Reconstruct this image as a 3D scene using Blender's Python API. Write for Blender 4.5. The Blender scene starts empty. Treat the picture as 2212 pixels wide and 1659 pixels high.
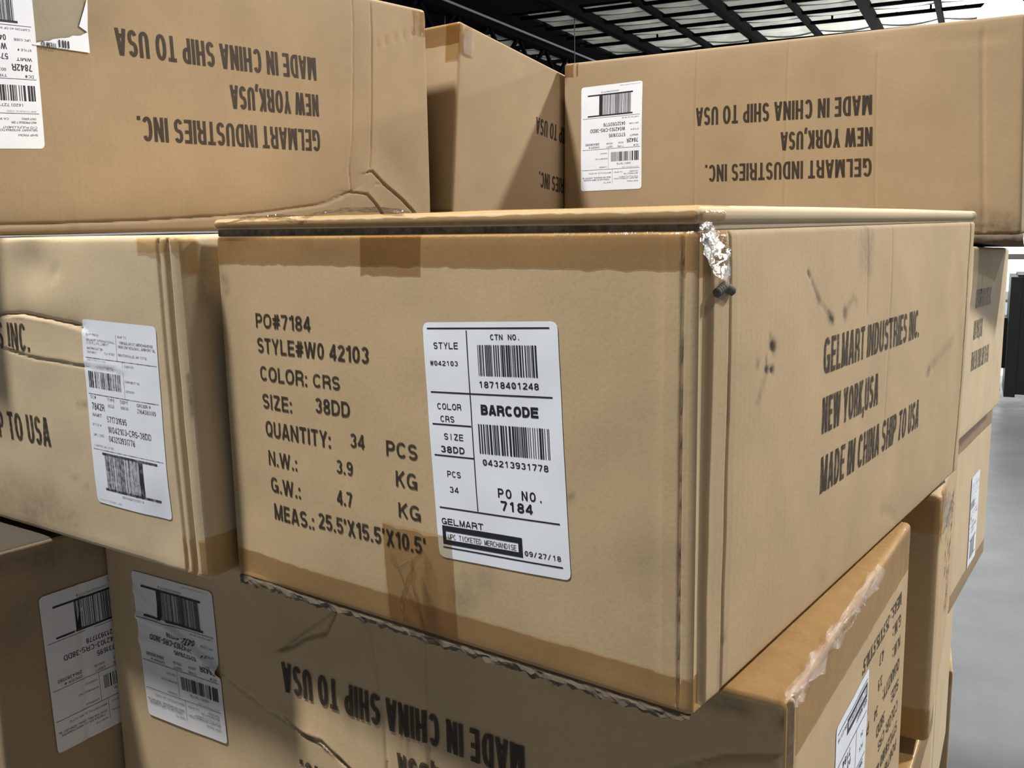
import bpy, math, random
from mathutils import Vector, Matrix, noise

SC = bpy.context.scene
COL = SC.collection
random.seed(7)

# ------------------------------------------------------------------ camera
CAM_R = Vector((0.80280273, 0.59598899, -0.01746159))
CAM_U = Vector((-0.08350215, 0.14137903, 0.98642758))
CAM_F = Vector((-0.59036868, 0.79044867, -0.16326583))
cam_data = bpy.data.cameras.new('camera')
cam_data.sensor_width = 36.0
cam_data.lens = 2060.483 / 2212 * 36.0
cam_data.clip_end = 300
cam_data.clip_start = 0.02
cam = bpy.data.objects.new('camera', cam_data)
COL.objects.link(cam)
M = Matrix((CAM_R, CAM_U, -CAM_F)).transposed().to_4x4()
M.translation = Vector((0.2137, -0.4459, 0.2680))
cam.matrix_world = M
SC.camera = cam

# ------------------------------------------------------------------ world, lights, exposure
SC.view_settings.view_transform = 'Standard'
SC.view_settings.look = 'None'
SC.view_settings.gamma = 1.0
SC.view_settings.exposure = 0.55
SC.view_settings.use_curve_mapping = False
world = bpy.data.worlds.new('warehouse_air')
SC.world = world
world.use_nodes = True
bg = world.node_tree.nodes['Background']
bg.inputs['Color'].default_value = (0.98, 0.97, 1.0, 1)
bg.inputs['Strength'].default_value = 0.25


def lamp_or_added_light(name, loc, power, size=0.5, color=(1.0, 0.965, 0.92)):
    d = bpy.data.lights.new(name, 'POINT')
    d.energy = power
    d.shadow_soft_size = size * 0.5
    d.color = color
    o = bpy.data.objects.new(name, d)
    o.location = loc
    COL.objects.link(o)
    return o


# high bay lamps of the hall out of view, then added lights
lamp_or_added_light('unseen_light', (-1.5, -1.6, 5.2), 1550)
lamp_or_added_light('unseen_light', (2.8, 5.0, 5.2), 1800)
lamp_or_added_light('unseen_light', (3.0, 1.2, 5.2), 300)  # added weak fill for the right-hand faces
lamp_or_added_light('unseen_light', (-8.5, 38.0, 1.6), 3000)  # added to light the ceiling, set low behind the cartons
lamp_or_added_light('unseen_light', (-3.0, 40.0, 1.6), 3000)  # second added ceiling light, likewise hidden by the stack
lamp_or_added_light('unseen_light', (6.5, 16.0, 4.6), 1500)  # added off to the right, also for the ceiling

# ------------------------------------------------------------------ building frame
YAW = math.radians(10.8)
BU = Vector((-math.sin(YAW), math.cos(YAW), 0))      # along the joists
BV = Vector((math.cos(YAW), math.sin(YAW), 0))       # across the joists
CAM0 = Vector((0.2137, -0.4459, 0))
FLOOR_Z = -1.25
CEIL_Z = 6.3


def bld(a, b, z):
    return CAM0 + BV * a + BU * b + Vector((0, 0, z))


# ------------------------------------------------------------------ node helpers
def new_mat(name):
    m = bpy.data.materials.new(name)
    m.use_nodes = True
    nt = m.node_tree
    return m, nt, nt.nodes['Principled BSDF']


def nd(nt, kind, **kw):
    n = nt.nodes.new(kind)
    for k, v in kw.items():
        if k in n.inputs:
            n.inputs[k].default_value = v
        else:
            setattr(n, k, v)
    return n


def ramp(nt, fac, stops):
    r = nt.nodes.new('ShaderNodeValToRGB')
    while len(r.color_ramp.elements) < len(stops):
        r.color_ramp.elements.new(0.5)
    for e, (p, c) in zip(r.color_ramp.elements, stops):
        e.position = p
        e.color = c if len(c) == 4 else (*c, 1)
    nt.links.new(fac, r.inputs['Fac'])
    return r


def mixc(nt, fac, a, b, blend='MIX'):
    n = nt.nodes.new('ShaderNodeMix')
    n.data_type = 'RGBA'
    n.blend_type = blend
    for i, x in ((0, fac), (6, a), (7, b)):
        if hasattr(x, 'is_linked') or hasattr(x, 'links'):
            nt.links.new(x, n.inputs[i])
        elif isinstance(x, (int, float)):
            n.inputs[i].default_value = x
        else:
            n.inputs[i].default_value = (*x, 1) if len(x) == 3 else x
    return n.outputs[2]


def simple(name, col, rough=0.6, metal=0.0, spec=0.5):
    m, nt, p = new_mat(name)
    p.inputs['Base Color'].default_value = (*col, 1)
    p.inputs['Roughness'].default_value = rough
    p.inputs['Metallic'].default_value = metal
    p.inputs['Specular IOR Level'].default_value = spec
    return m


def cardboard(name, col, rough=0.78):
    m, nt, p = new_mat(name)
    tc = nt.nodes.new('ShaderNodeTexCoord')
    n1 = nd(nt, 'ShaderNodeTexNoise', Scale=9.0, Detail=5.0, Roughness=0.6)
    n2 = nd(nt, 'ShaderNodeTexNoise', Scale=420.0, Detail=3.0)
    nt.links.new(tc.outputs['Object'], n1.inputs['Vector'])
    nt.links.new(tc.outputs['Object'], n2.inputs['Vector'])
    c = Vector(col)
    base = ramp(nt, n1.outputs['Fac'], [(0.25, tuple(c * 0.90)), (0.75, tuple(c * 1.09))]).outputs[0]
    fib = ramp(nt, n2.outputs['Fac'], [(0.2, (0.88, 0.87, 0.85)), (0.5, (1, 1, 1)), (0.8, (1.0, 1.0, 1.0))]).outputs[0]
    c1 = mixc(nt, 0.8, base, fib, 'MULTIPLY')
    # dirt painted on as marks, and the shade painted on a ledge
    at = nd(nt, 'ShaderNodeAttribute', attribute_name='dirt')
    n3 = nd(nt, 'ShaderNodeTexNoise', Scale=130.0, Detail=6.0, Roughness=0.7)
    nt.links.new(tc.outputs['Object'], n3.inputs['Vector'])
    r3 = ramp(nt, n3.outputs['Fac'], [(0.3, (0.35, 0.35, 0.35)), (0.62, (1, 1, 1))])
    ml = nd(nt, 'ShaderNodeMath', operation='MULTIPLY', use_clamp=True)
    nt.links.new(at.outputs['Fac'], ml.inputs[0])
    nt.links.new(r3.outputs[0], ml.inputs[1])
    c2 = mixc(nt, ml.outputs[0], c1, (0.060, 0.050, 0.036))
    nt.links.new(c2, p.inputs['Base Color'])
    p.inputs['Roughness'].default_value = rough
    p.inputs['Specular IOR Level'].default_value = 0.25
    # faint flutes and fibre
    uv = nd(nt, 'ShaderNodeUVMap', uv_map='metres')
    wv = nd(nt, 'ShaderNodeTexWave', Scale=45.0, Distortion=0.6, Detail=1.0)
    wv.bands_direction = 'X'
    nt.links.new(uv.outputs[0], wv.inputs['Vector'])
    b1 = nd(nt, 'ShaderNodeBump', Strength=0.05, Distance=0.0004)
    nt.links.new(wv.outputs['Fac'], b1.inputs['Height'])
    b2 = nd(nt, 'ShaderNodeBump', Strength=0.12, Distance=0.0006)
    nt.links.new(n2.outputs['Fac'], b2.inputs['Height'])
    nt.links.new(b1.outputs[0], b2.inputs['Normal'])
    nt.links.new(b2.outputs[0], p.inputs['Normal'])
    return m


def tape_mat(name, tint, gloss=0.10, rough=0.16, bump=0.5, scale=70.0, fres=0.45):
    m, nt, p = new_mat(name)
    out = nt.nodes['Material Output']
    tr = nd(nt, 'ShaderNodeBsdfTransparent')
    tr.inputs['Color'].default_value = (*tint, 1)
    gl = nd(nt, 'ShaderNodeBsdfGlossy', Roughness=rough)
    tc = nt.nodes.new('ShaderNodeTexCoord')
    n1 = nd(nt, 'ShaderNodeTexNoise', Scale=scale, Detail=5.0, Roughness=0.62)
    nt.links.new(tc.outputs['Object'], n1.inputs['Vector'])
    bp = nd(nt, 'ShaderNodeBump', Strength=bump, Distance=0.003)
    nt.links.new(n1.outputs['Fac'], bp.inputs['Height'])
    nt.links.new(bp.outputs[0], gl.inputs['Normal'])
    fr = nd(nt, 'ShaderNodeFresnel', IOR=1.45)
    nt.links.new(bp.outputs[0], fr.inputs['Normal'])
    mm = nd(nt, 'ShaderNodeMath', operation='MULTIPLY_ADD', use_clamp=True)
    nt.links.new(fr.outputs[0], mm.inputs[0])
    mm.inputs[1].default_value = fres
    mm.inputs[2].default_value = gloss - 0.03
    mx = nt.nodes.new('ShaderNodeMixShader')
    nt.links.new(mm.outputs[0], mx.inputs[0])
    nt.links.new(tr.outputs[0], mx.inputs[1])
    nt.links.new(gl.outputs[0], mx.inputs[2])
    nt.links.new(mx.outputs[0], out.inputs['Surface'])
    return m


def ink_mat(name, col, fade=0.25, rough=0.6):
    m, nt, p = new_mat(name)
    out = nt.nodes['Material Output']
    p.inputs['Base Color'].default_value = (*col, 1)
    p.inputs['Roughness'].default_value = rough
    p.inputs['Specular IOR Level'].default_value = 0.3
    tc = nt.nodes.new('ShaderNodeTexCoord')
    n1 = nd(nt, 'ShaderNodeTexNoise', Scale=260.0, Detail=4.0)
    nt.links.new(tc.outputs['Object'], n1.inputs['Vector'])
    r = ramp(nt, n1.outputs['Fac'], [(0.35, (fade, fade, fade)), (0.6, (0.06, 0.06, 0.06))])
    tr = nd(nt, 'ShaderNodeBsdfTransparent')
    mx = nt.nodes.new('ShaderNodeMixShader')
    nt.links.new(r.outputs[0], mx.inputs[0])
    nt.links.new(p.outputs[0], mx.inputs[1])
    nt.links.new(tr.outputs[0], mx.inputs[2])
    nt.links.new(mx.outputs[0], out.inputs['Surface'])
    return m


KRAFT = cardboard('kraft_cardboard', (0.478, 0.358, 0.212))
KRAFT_PALE = cardboard('pale_kraft_cardboard', (0.535, 0.428, 0.278))
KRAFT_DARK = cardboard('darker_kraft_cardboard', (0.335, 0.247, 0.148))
RAW_EDGE = cardboard('torn_cardboard_edge', (0.40, 0.33, 0.23), 0.9)
LINER_AND_GAP_SHADE = cardboard('dirty_torn_liner_and_gap_shade', (0.135, 0.108, 0.078), 0.9)
SEAM_DIRT = simple('dirty_flap_edge', (0.10, 0.095, 0.08), 0.8)
TAPE = tape_mat('brown_clear_tape', (0.955, 0.865, 0.73), 0.045, 0.20, 0.5, 60)
TAPE_GLOSSY = tape_mat('creased_clear_tape', (0.945, 0.86, 0.72), 0.045, 0.11, 0.9, 55, 0.30)
FILM = tape_mat('wrinkled_clear_film', (0.95, 0.93, 0.89), 0.075, 0.11, 0.8, 90, 0.35)
INK = ink_mat('carton_ink', (0.040, 0.029, 0.020), 0.22)
INK_FADED = ink_mat('faded_carton_ink', (0.10, 0.08, 0.055), 0.75)
INK_WORN = ink_mat('worn_carton_ink', (0.045, 0.033, 0.024), 0.42)
BLACK = simple('thermal_print', (0.012, 0.013, 0.020), 0.5)
GREY_PRINT = ink_mat('faded_thermal_print', (0.03, 0.03, 0.035), 0.5)


def label_paper(name, col):
    m, nt, p = new_mat(name)
    tc = nt.nodes.new('ShaderNodeTexCoord')
    n1 = nd(nt, 'ShaderNodeTexNoise', Scale=35.0, Detail=4.0)
    nt.links.new(tc.outputs['Object'], n1.inputs['Vector'])
    c = Vector(col)
    r = ramp(nt, n1.outputs['Fac'], [(0.3, tuple(c * 0.95)), (0.7, tuple(c))])
    nt.links.new(r.outputs[0], p.inputs['Base Color'])
    p.inputs['Roughness'].default_value = 0.45
    return m


PAPER = label_paper('white_label_paper', (0.80, 0.85, 0.93))
PAPER_OLD = label_paper('greyed_label_paper', (0.70, 0.70, 0.70))


# ------------------------------------------------------------------ mesh helpers
def mesh_obj(name, verts, faces, mat, parent=None, smooth=True, origin=None, mats=None, fmat=None, uvs=None, attr=None):
    me = bpy.data.meshes.new(name)
    org = Vector(origin) if origin is not None else (parent_origin(parent) if parent else Vector((0, 0, 0)))
    me.from_pydata([tuple(Vector(v) - org) for v in verts], [], faces)
    if mats:
        for mm in mats:
            me.materials.append(mm)
        me.polygons.foreach_set('material_index', fmat)
    else:
        me.materials.append(mat)
    if smooth:
        me.polygons.foreach_set('use_smooth', [True] * len(me.polygons))
    if uvs is not None:
        ul = me.uv_layers.new(name='metres')
        for lp in me.loops:
            ul.data[lp.index].uv = uvs[lp.vertex_index]
    if attr is not None:
        a = me.attributes.new('dirt', 'FLOAT', 'POINT')  # also carries the shade painted on the lower left carton's ledge
        a.data.foreach_set('value', attr)
    me.update()
    o = bpy.data.objects.new(name, me)
    COL.objects.link(o)
    if parent is not None:
        o.parent = parent
    else:
        o.location = org
    return o


def parent_origin(p):
    v = Vector((0, 0, 0))
    while p is not None:
        v = v + Vector(p.location)
        p = p.parent
    return v


def thing(name, label, cat, loc, group=None):
    o = bpy.data.objects.new(name, None)
    o.empty_display_size = 0.05
    COL.objects.link(o)
    o.location = loc
    o['label'] = label
    o['category'] = cat
    if group:
        o['group'] = group
    return o


def tag(o, label, cat, group=None):
    o['label'] = label
    o['category'] = cat
    if group:
        o['group'] = group
    return o


def structure(o):
    o['kind'] = 'structure'
    return o


class MB:
    def __init__(s):
        s.v, s.f = [], []

    def box(s, lo, hi, fr=None):
        k = len(s.v)
        for z in (lo[2], hi[2]):
            for x, y in ((lo[0], lo[1]), (hi[0], lo[1]), (hi[0], hi[1]), (lo[0], hi[1])):
                s.v.append(fr(x, y, z) if fr else Vector((x, y, z)))
        for q in ((0, 3, 2, 1), (4, 5, 6, 7), (0, 1, 5, 4), (1, 2, 6, 5), (2, 3, 7, 6), (3, 0, 4, 7)):
            s.f.append(tuple(k + i for i in q))

    def bar(s, p, q, w, h=None, up=Vector((0, 0, 1))):
        p, q = Vector(p), Vector(q)
        h = h or w
        d = (q - p).normalized()
        side = d.cross(up)
        if side.length < 1e-4:
            side = d.cross(Vector((1, 0, 0)))
        side.normalize()
        u = side.cross(d)
        k = len(s.v)
        for e in (p, q):
            for a, b in ((-1, -1), (1, -1), (1, 1), (-1, 1)):
                s.v.append(e + side * a * w / 2 + u * b * h / 2)
        for qd in ((0, 1, 2, 3), (7, 6, 5, 4), (0, 4, 5, 1), (1, 5, 6, 2), (2, 6, 7, 3), (3, 7, 4, 0)):
            s.f.append(tuple(k + i for i in qd))

    def tube(s, pts, r, n=8, caps=True):
        pts = [Vector(p) for p in pts]
        rs = r if isinstance(r, (list, tuple)) else [r] * len(pts)
        k0 = len(s.v)
        for i, p in enumerate(pts):
            d = (pts[min(i + 1, len(pts) - 1)] - pts[max(i - 1, 0)]).normalized()
            a = d.cross(Vector((0, 0, 1)))
            if a.length < 1e-3:
                a = d.cross(Vector((1, 0, 0)))
            a.normalize()
            b = d.cross(a)
            for j in range(n):
                t = 2 * math.pi * j / n
                s.v.append(p + (a * math.cos(t) + b * math.sin(t)) * rs[i])
        for i in range(len(pts) - 1):
            for j in range(n):
                s.f.append((k0 + i * n + j, k0 + i * n + (j + 1) % n, k0 + (i + 1) * n + (j + 1) % n, k0 + (i + 1) * n + j))
        if caps:
            s.f.append(tuple(k0 + j for j in reversed(range(n))))
            s.f.append(tuple(k0 + (len(pts) - 1) * n + j for j in range(n)))

    def lathe(s, prof, c, n=32):
        k0 = len(s.v)
        c = Vector(c)
        for r, z in prof:
            for j in range(n):
                t = 2 * math.pi * j / n
                s.v.append(c + Vector((r * math.cos(t), r * math.sin(t), z)))
        for i in range(len(prof) - 1):
            for j in range(n):
                s.f.append((k0 + i * n + j, k0 + i * n + (j + 1) % n, k0 + (i + 1) * n + (j + 1) % n, k0 + (i + 1) * n + j))

    def build(s, name, mat, parent=None, smooth=False):
        return mesh_obj(name, s.v, s.f, mat, parent, smooth)


# ------------------------------------------------------------------ floor, ceiling, walls
def floor_mat():
    m, nt, p = new_mat('polished_concrete')
    tc = nt.nodes.new('ShaderNodeTexCoord')
    n1 = nd(nt, 'ShaderNodeTexNoise', Scale=0.8, Detail=7.0, Roughness=0.65)
    nt.links.new(tc.outputs['Object'], n1.inputs['Vector'])
    r = ramp(nt, n1.outputs['Fac'], [(0.3, (0.10, 0.107, 0.115)), (0.7, (0.17, 0.178, 0.188))])
    nt.links.new(r.outputs[0], p.inputs['Base Color'])
    n2 = nd(nt, 'ShaderNodeTexNoise', Scale=2.5, Detail=6.0, Roughness=0.7)
    nt.links.new(tc.outputs['Object'], n2.inputs['Vector'])
    r2 = ramp(nt, n2.outputs['Fac'], [(0.3, (0.26, 0.26, 0.26)), (0.7, (0.46, 0.46, 0.46))])
    nt.links.new(r2.outputs[0], p.inputs['Roughness'])
    p.inputs['Specular IOR Level'].default_value = 0.18
    bp = nd(nt, 'ShaderNodeBump', Strength=0.08, Distance=0.02)
    nt.links.new(n2.outputs['Fac'], bp.inputs['Height'])
    nt.links.new(bp.outputs[0], p.inputs['Normal'])
    return m


mb = MB()
mb.box((-40, -18, FLOOR_Z - 0.2), (22, 62, FLOOR_Z), bld)
structure(mb.build('floor', floor_mat()))


def foil_mat():
    m, nt, p = new_mat('roof_insulation_foil')
    tc = nt.nodes.new('ShaderNodeTexCoord')
    n1 = nd(nt, 'ShaderNodeTexNoise', Scale=1.1, Detail=5.0)
    nt.links.new(tc.outputs['Object'], n1.inputs['Vector'])
    r = ramp(nt, n1.outputs['Fac'], [(0.3, (0.66, 0.68, 0.60)), (0.7, (0.88, 0.90, 0.84))])
    nt.links.new(r.outputs[0], p.inputs['Base Color'])
    p.inputs['Roughness'].default_value = 0.5
    bp = nd(nt, 'ShaderNodeBump', Strength=0.6, Distance=0.12)
    nt.links.new(n1.outputs['Fac'], bp.inputs['Height'])
    nt.links.new(bp.outputs[0], p.inputs['Normal'])
    return m


FOIL = foil_mat()
STEEL = simple('dark_painted_steel', (0.0035, 0.0035, 0.005), 0.9, 0.0, 0.03)
STEEL2 = simple('dusty_dark_steel', (0.006, 0.006, 0.008), 0.8, 0.0, 0.1)
DECK = simple('black_roof_deck', (0.006, 0.006, 0.008), 0.9, 0.0, 0.05)
GALV = simple('galvanised_conduit', (0.16, 0.16, 0.17), 0.6, 0.0, 0.2)

# roof deck: insulation blankets that sag between the cross rods
V, Fc = [], []
NA, NB = 120, 150
A0, A1, B0, B1 = -12.3, 16.0, 26.4, 62.0
for j in range(NB + 1):
    for i in range(NA + 1):
        a = A0 + (A1 - A0) * i / NA
        b = B0 + (B1 - B0) * j / NB
        ph = ((a - 0.43) / 1.83) % 1.0
        pb = ((b - 26.4) / 5.2 * 3) % 1.0
        sag = -0.10 * math.sin(math.pi * ph) * math.sin(math.pi * pb)
        V.append(bld(a, b, CEIL_Z + 0.10 + sag))
for j in range(NB):
    for i in range(NA):
        k = j * (NA + 1) + i
        Fc.append((k, k + NA + 1, k + NA + 2, k + 1))
ceil = structure(mesh_obj('ceiling', V, Fc, FOIL, None, True))
mb = MB()
mb.box((-40, -18, CEIL_Z + 0.02), (16, 26.4, CEIL_Z + 0.12), bld)
mb.box((-40, 26.4, CEIL_Z + 0.02), (-12.3, 62, CEIL_Z + 0.12), bld)
mb.build('roof_deck', DECK, ceil)
mb = MB()
for k in range(-6, 8):
    a = 0.43 + 1.83 * k
    w = 0.15 if k % 2 else 0.24
    mb.box((a - w / 2, 8, CEIL_Z - (0.13 if k % 2 else 0.24)), (a + w / 2, 62, CEIL_Z + 0.03), bld)
mb.build('roof_purlins', STEEL, ceil)
mb = MB()
for b in (26.5, 28.3, 30.0, 31.6, 34.0, 36.8, 40, 43, 47, 52):
    mb.bar(bld(-12.4, b, CEIL_Z - 0.06), bld(16, b, CEIL_Z - 0.06), 0.08, 0.10)
mb.build('cross_rods', STEEL, ceil)
mb = MB()
for i in range(30):
    a = -12.6 + 1.83 * 0.5 * i
    mb.bar(bld(a, 31.6, CEIL_Z - 0.06), bld(a, 31.6, CEIL_Z + 0.22 if i % 3 == 0 else CEIL_Z), 0.05)
mb.build('rod_clips', STEEL, ceil)
# main girder with open web along the dark side of the roof
mb = MB()
for z in (CEIL_Z - 0.25, CEIL_Z - 1.15):
    mb.bar(bld(-13.2, 4, z), bld(-13.2, 60, z), 0.34, 0.20)
for i in range(28):
    b = 4 + i * 2.0
    mb.bar(bld(-13.2, b, CEIL_Z - 0.25), bld(-13.2, b + 1.0, CEIL_Z - 1.15), 0.10)
    mb.bar(bld(-13.2, b + 1.0, CEIL_Z - 1.15), bld(-13.2, b + 2.0, CEIL_Z - 0.25), 0.10)
mb.build('roof_girder', STEEL, ceil)
mb = MB()
mb.bar(bld(-15.2, 4, CEIL_Z - 0.5), bld(-15.2, 60, CEIL_Z - 0.5), 0.5, 0.45)
mb.bar(bld(-16.6, 4, CEIL_Z - 0.9), bld(-16.6, 60, CEIL_Z - 0.9), 0.45, 0.45)
mb.build('roof_beams', STEEL2, ceil)
mb = MB()
for i, b in enumerate((28.4, 29.6, 31.4, 32.8, 34.6, 36.0)):
    mb.box((-14.75, b, CEIL_Z - 0.02), (-13.9, b + 0.85, CEIL_Z + 0.01), bld)
mb.build('roof_lights', FOIL, ceil)
o = MB()
o.tube([bld(-12.5, 8, CEIL_Z - 0.05 - 0.30), bld(-12.5, 58, CEIL_Z - 0.35)], 0.035)
tag(o.build('electrical_conduit', GALV), 'thin grey metal conduit running under the dark roof girder', 'pipe')
for (a, b, lab) in ((-13.84, 24.53, 'thin grey cable hanging from the black part of the roof'),
                    (-11.0, 27.2, 'thin pale cable hanging before the insulated roof panels')):
    o = MB()
    o.tube([bld(a, b, CEIL_Z + 0.03), bld(a, b, 3.2)], 0.013, 6)
    tag(o.build('hanging_cable', GALV), lab, 'cable', 'cables hanging from the roof')

# far wall and the bright loading door behind the stack
WALL = simple('white_painted_wall', (0.72, 0.73, 0.72), 0.7)
mb = MB()
mb.box((-40, 61.6, FLOOR_Z), (22, 62, CEIL_Z + 0.1), bld)
structure(mb.build('wall_back', WALL))
DB = 10.2
mb = MB()
mb.box((2.2, DB, FLOOR_Z), (9, DB + 0.25, 1.45), bld)
mb.box((-2.4, DB, FLOOR_Z), (-1.7, DB + 0.25, 1.45), bld)
mb.box((-2.4, DB, 1.25), (9, DB + 0.25, 1.7), bld)
structure(mb.build('wall_right', WALL))


def daylight_mat():
    m, nt, p = new_mat('daylit_translucent_panel')
    tc = nt.nodes.new('ShaderNodeTexCoord')
    p.inputs['Base Color'].default_value = (0.8, 0.8, 0.8, 1)
    p.inputs['Emission Color'].default_value = (0.95, 1.0, 0.97, 1)
    p.inputs['Emission Strength'].default_value = 1.25
    return m


DAYLIGHT = daylight_mat()
door = structure(mesh_obj('door_1', [bld(-1.7, DB + 0.12, FLOOR_Z), bld(2.2, DB + 0.12, FLOOR_Z), bld(2.2, DB + 0.12, 1.25), bld(-1.7, DB + 0.12, 1.25)],
                          [(0, 1, 2, 3)], DAYLIGHT, None, False))
RAIL = simple('door_rail_paint', (0.10, 0.09, 0.085), 0.6)
RAIL2 = simple('door_rail_grey', (0.42, 0.43, 0.42), 0.6)
mb = MB()
mb.box((-1.7, DB + 0.02, -0.125), (2.2, DB + 0.08, -0.075), bld)
mb.box((-1.7, DB + 0.02, -0.53), (2.2, DB + 0.08, -0.505), bld)
mb.build('door_rail', RAIL, door)
mb = MB()
mb.box((-1.7, DB + 0.04, -0.505), (2.2, DB + 0.10, -0.43), bld)
mb.box((-1.7, DB + 0.04, -1.02), (2.2, DB + 0.10, -1.005), bld)
mb.build('door_strip', RAIL2, door)
PALE_BLUE = simple('pale_blue_panel', (0.50, 0.66, 0.74), 0.5)
PALE_OCHRE = simple('ochre_panel', (0.66, 0.47, 0.28), 0.6)
mb = MB()
mb.box((-1.7, DB - 0.02, -0.66), (2.2, DB + 0.06, -0.53), bld)
mb.build('door_glazing', PALE_BLUE, door)
mb = MB()
mb.box((-1.7, DB - 0.03, -0.74), (2.2, DB + 0.05, -0.66), bld)
mb.build('door_bumper', PALE_OCHRE, door)

# ------------------------------------------------------------------ stand-up pallet truck by the door
FK = bld(0.52, 8.75, FLOOR_Z)
FBLACK = simple('black_truck_body', (0.008, 0.009, 0.010), 0.5, 0.0, 0.2)
FDARK = simple('black_rubber', (0.010, 0.010, 0.010), 0.8)
FGREY = simple('grey_marking', (0.22, 0.22, 0.22), 0.6)
truck = thing('pallet_truck', 'black stand-up pallet truck parked before the bright loading door', 'pallet truck', FK)


def fk(x, y, z):
    return FK + BV * x + BU * y + Vector((0, 0, z))


mb = MB()
mb.box((-0.25, -0.25, 0.12), (0.55, 0.35, 1.03), fk)
mb.box((-0.22, -0.22, 1.03), (0.52, 0.32, 1.07), fk)
mb.box((-0.27, -0.27, 0.10), (-0.19, 0.30, 1.055), fk)
mb.build('truck_body', FBLACK, truck)
mb = MB()
mb.box((-0.35, -0.05, 0.30), (-0.25, 0.30, 0.68), fk)
mb.box((-0.34, -0.03, 0.68), (-0.27, 0.28, 0.71), fk)
mb.build('battery_box', FBLACK, truck)
mb = MB()
mb.tube([fk(-0.36, 0.0, 0.42), fk(-0.38, 0.0, 0.36), fk(-0.38, 0.0, 0.10), fk(-0.40, 0.0, 0.075), fk(-0.75, 0.0, 0.07)], 0.017)
mb.build('guard_bar', FDARK, truck)
mb = MB()
mb.tube([fk(-0.30, -0.06, 0.42), fk(-0.30, -0.06, 0.11), fk(-0.34, -0.06, 0.09), fk(-0.62, -0.06, 0.09)], 0.008)
mb.build('wire_guard', GALV, truck)
for yy in (-0.20, 0.20):
    mb = MB()
    mb.tube([fk(0.12, yy - 0.04, 0.13), fk(0.12, yy + 0.04, 0.13)], 0.13, 20)
    mb.build('wheel', FDARK, truck)
mb = MB()
mb.box((-0.13, -0.256, 0.52), (-0.07, -0.251, 0.68), fk)
mb.box((-0.125, -0.256, 0.42), (-0.075, -0.251, 0.455), fk)
mb.box((-0.125, -0.256, 0.38), (-0.075, -0.251, 0.405), fk)
mb.build('body_decal', FGREY, truck)
mb = MB()
mb.tube([fk(0.05, -0.1, 1.05), fk(0.05, -0.14, 1.18), fk(0.30, -0.14, 1.18), fk(0.30, -0.1, 1.05)], 0.02)
mb.build('handle', FDARK, truck)

# ------------------------------------------------------------------ the lit high bay lamp in view
LAMP = Vector((0.2137 - 0.20996 * 23.7, -0.4459 + 1.15128 * 23.7, 5.2))
lamp = thing('high_bay_lamp', 'glowing round high bay lamp hanging from the roof above the carton with the shipping label', 'lamp', LAMP)
gm, gnt, gp = new_mat('lamp_glow')
gp.inputs['Emission Color'].default_value = (1.0, 1.0, 0.98, 1)
gp.inputs['Emission Strength'].default_value = 9.0
mb = MB()
mb.lathe([(0.002, -0.50)] + [(0.56 * math.sin(t * math.pi / 12), -0.50 * math.cos(t * math.pi / 12)) for t in range(1, 10)], LAMP, 36)
mb.build('glass_globe', gm, lamp, True)
mb = MB()
mb.lathe([(0.40, 0.36), (0.30, 0.44), (0.16, 0.50), (0.10, 0.62), (0.002, 0.62)], LAMP, 36)
mb.build('reflector', simple('spun_aluminium', (0.75, 0.75, 0.74), 0.35, 0.8), lamp, True)
mb = MB()
mb.tube([LAMP + Vector((0, 0, 0.60)), LAMP + Vector((0, 0, CEIL_Z - 5.2 + 0.1))], 0.02)
mb.build('hanging_rod', STEEL, lamp)
P2 = bld(-6.95, 32.2, CEIL_Z - 0.55)
l2 = thing('roof_lamp', 'small white lamp fixed under a dark roof purlin', 'lamp', P2)
wm, wnt, wp = new_mat('small_lamp_glow')
wp.inputs['Emission Color'].default_value = (0.9, 0.97, 1.0, 1)
wp.inputs['Emission Strength'].default_value = 1.2
mb = MB()
mb.lathe([(0.002, -0.09), (0.12, -0.07), (0.17, 0.0), (0.12, 0.05)], P2, 16)
mb.build('bulb', wm, l2, True)
mb = MB()
mb.lathe([(0.14, 0.04), (0.10, 0.12), (0.06, 0.16), (0.04, 0.30), (0.002, 0.30)], P2, 16)
mb.build('lamp_holder', STEEL, l2, True)


# ------------------------------------------------------------------ cartons: geometry of one rounded, slightly crushed box
def smooth01(x):
    x = max(0.0, min(1.0, x))
    return x * x * (3 - 2 * x)


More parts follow.
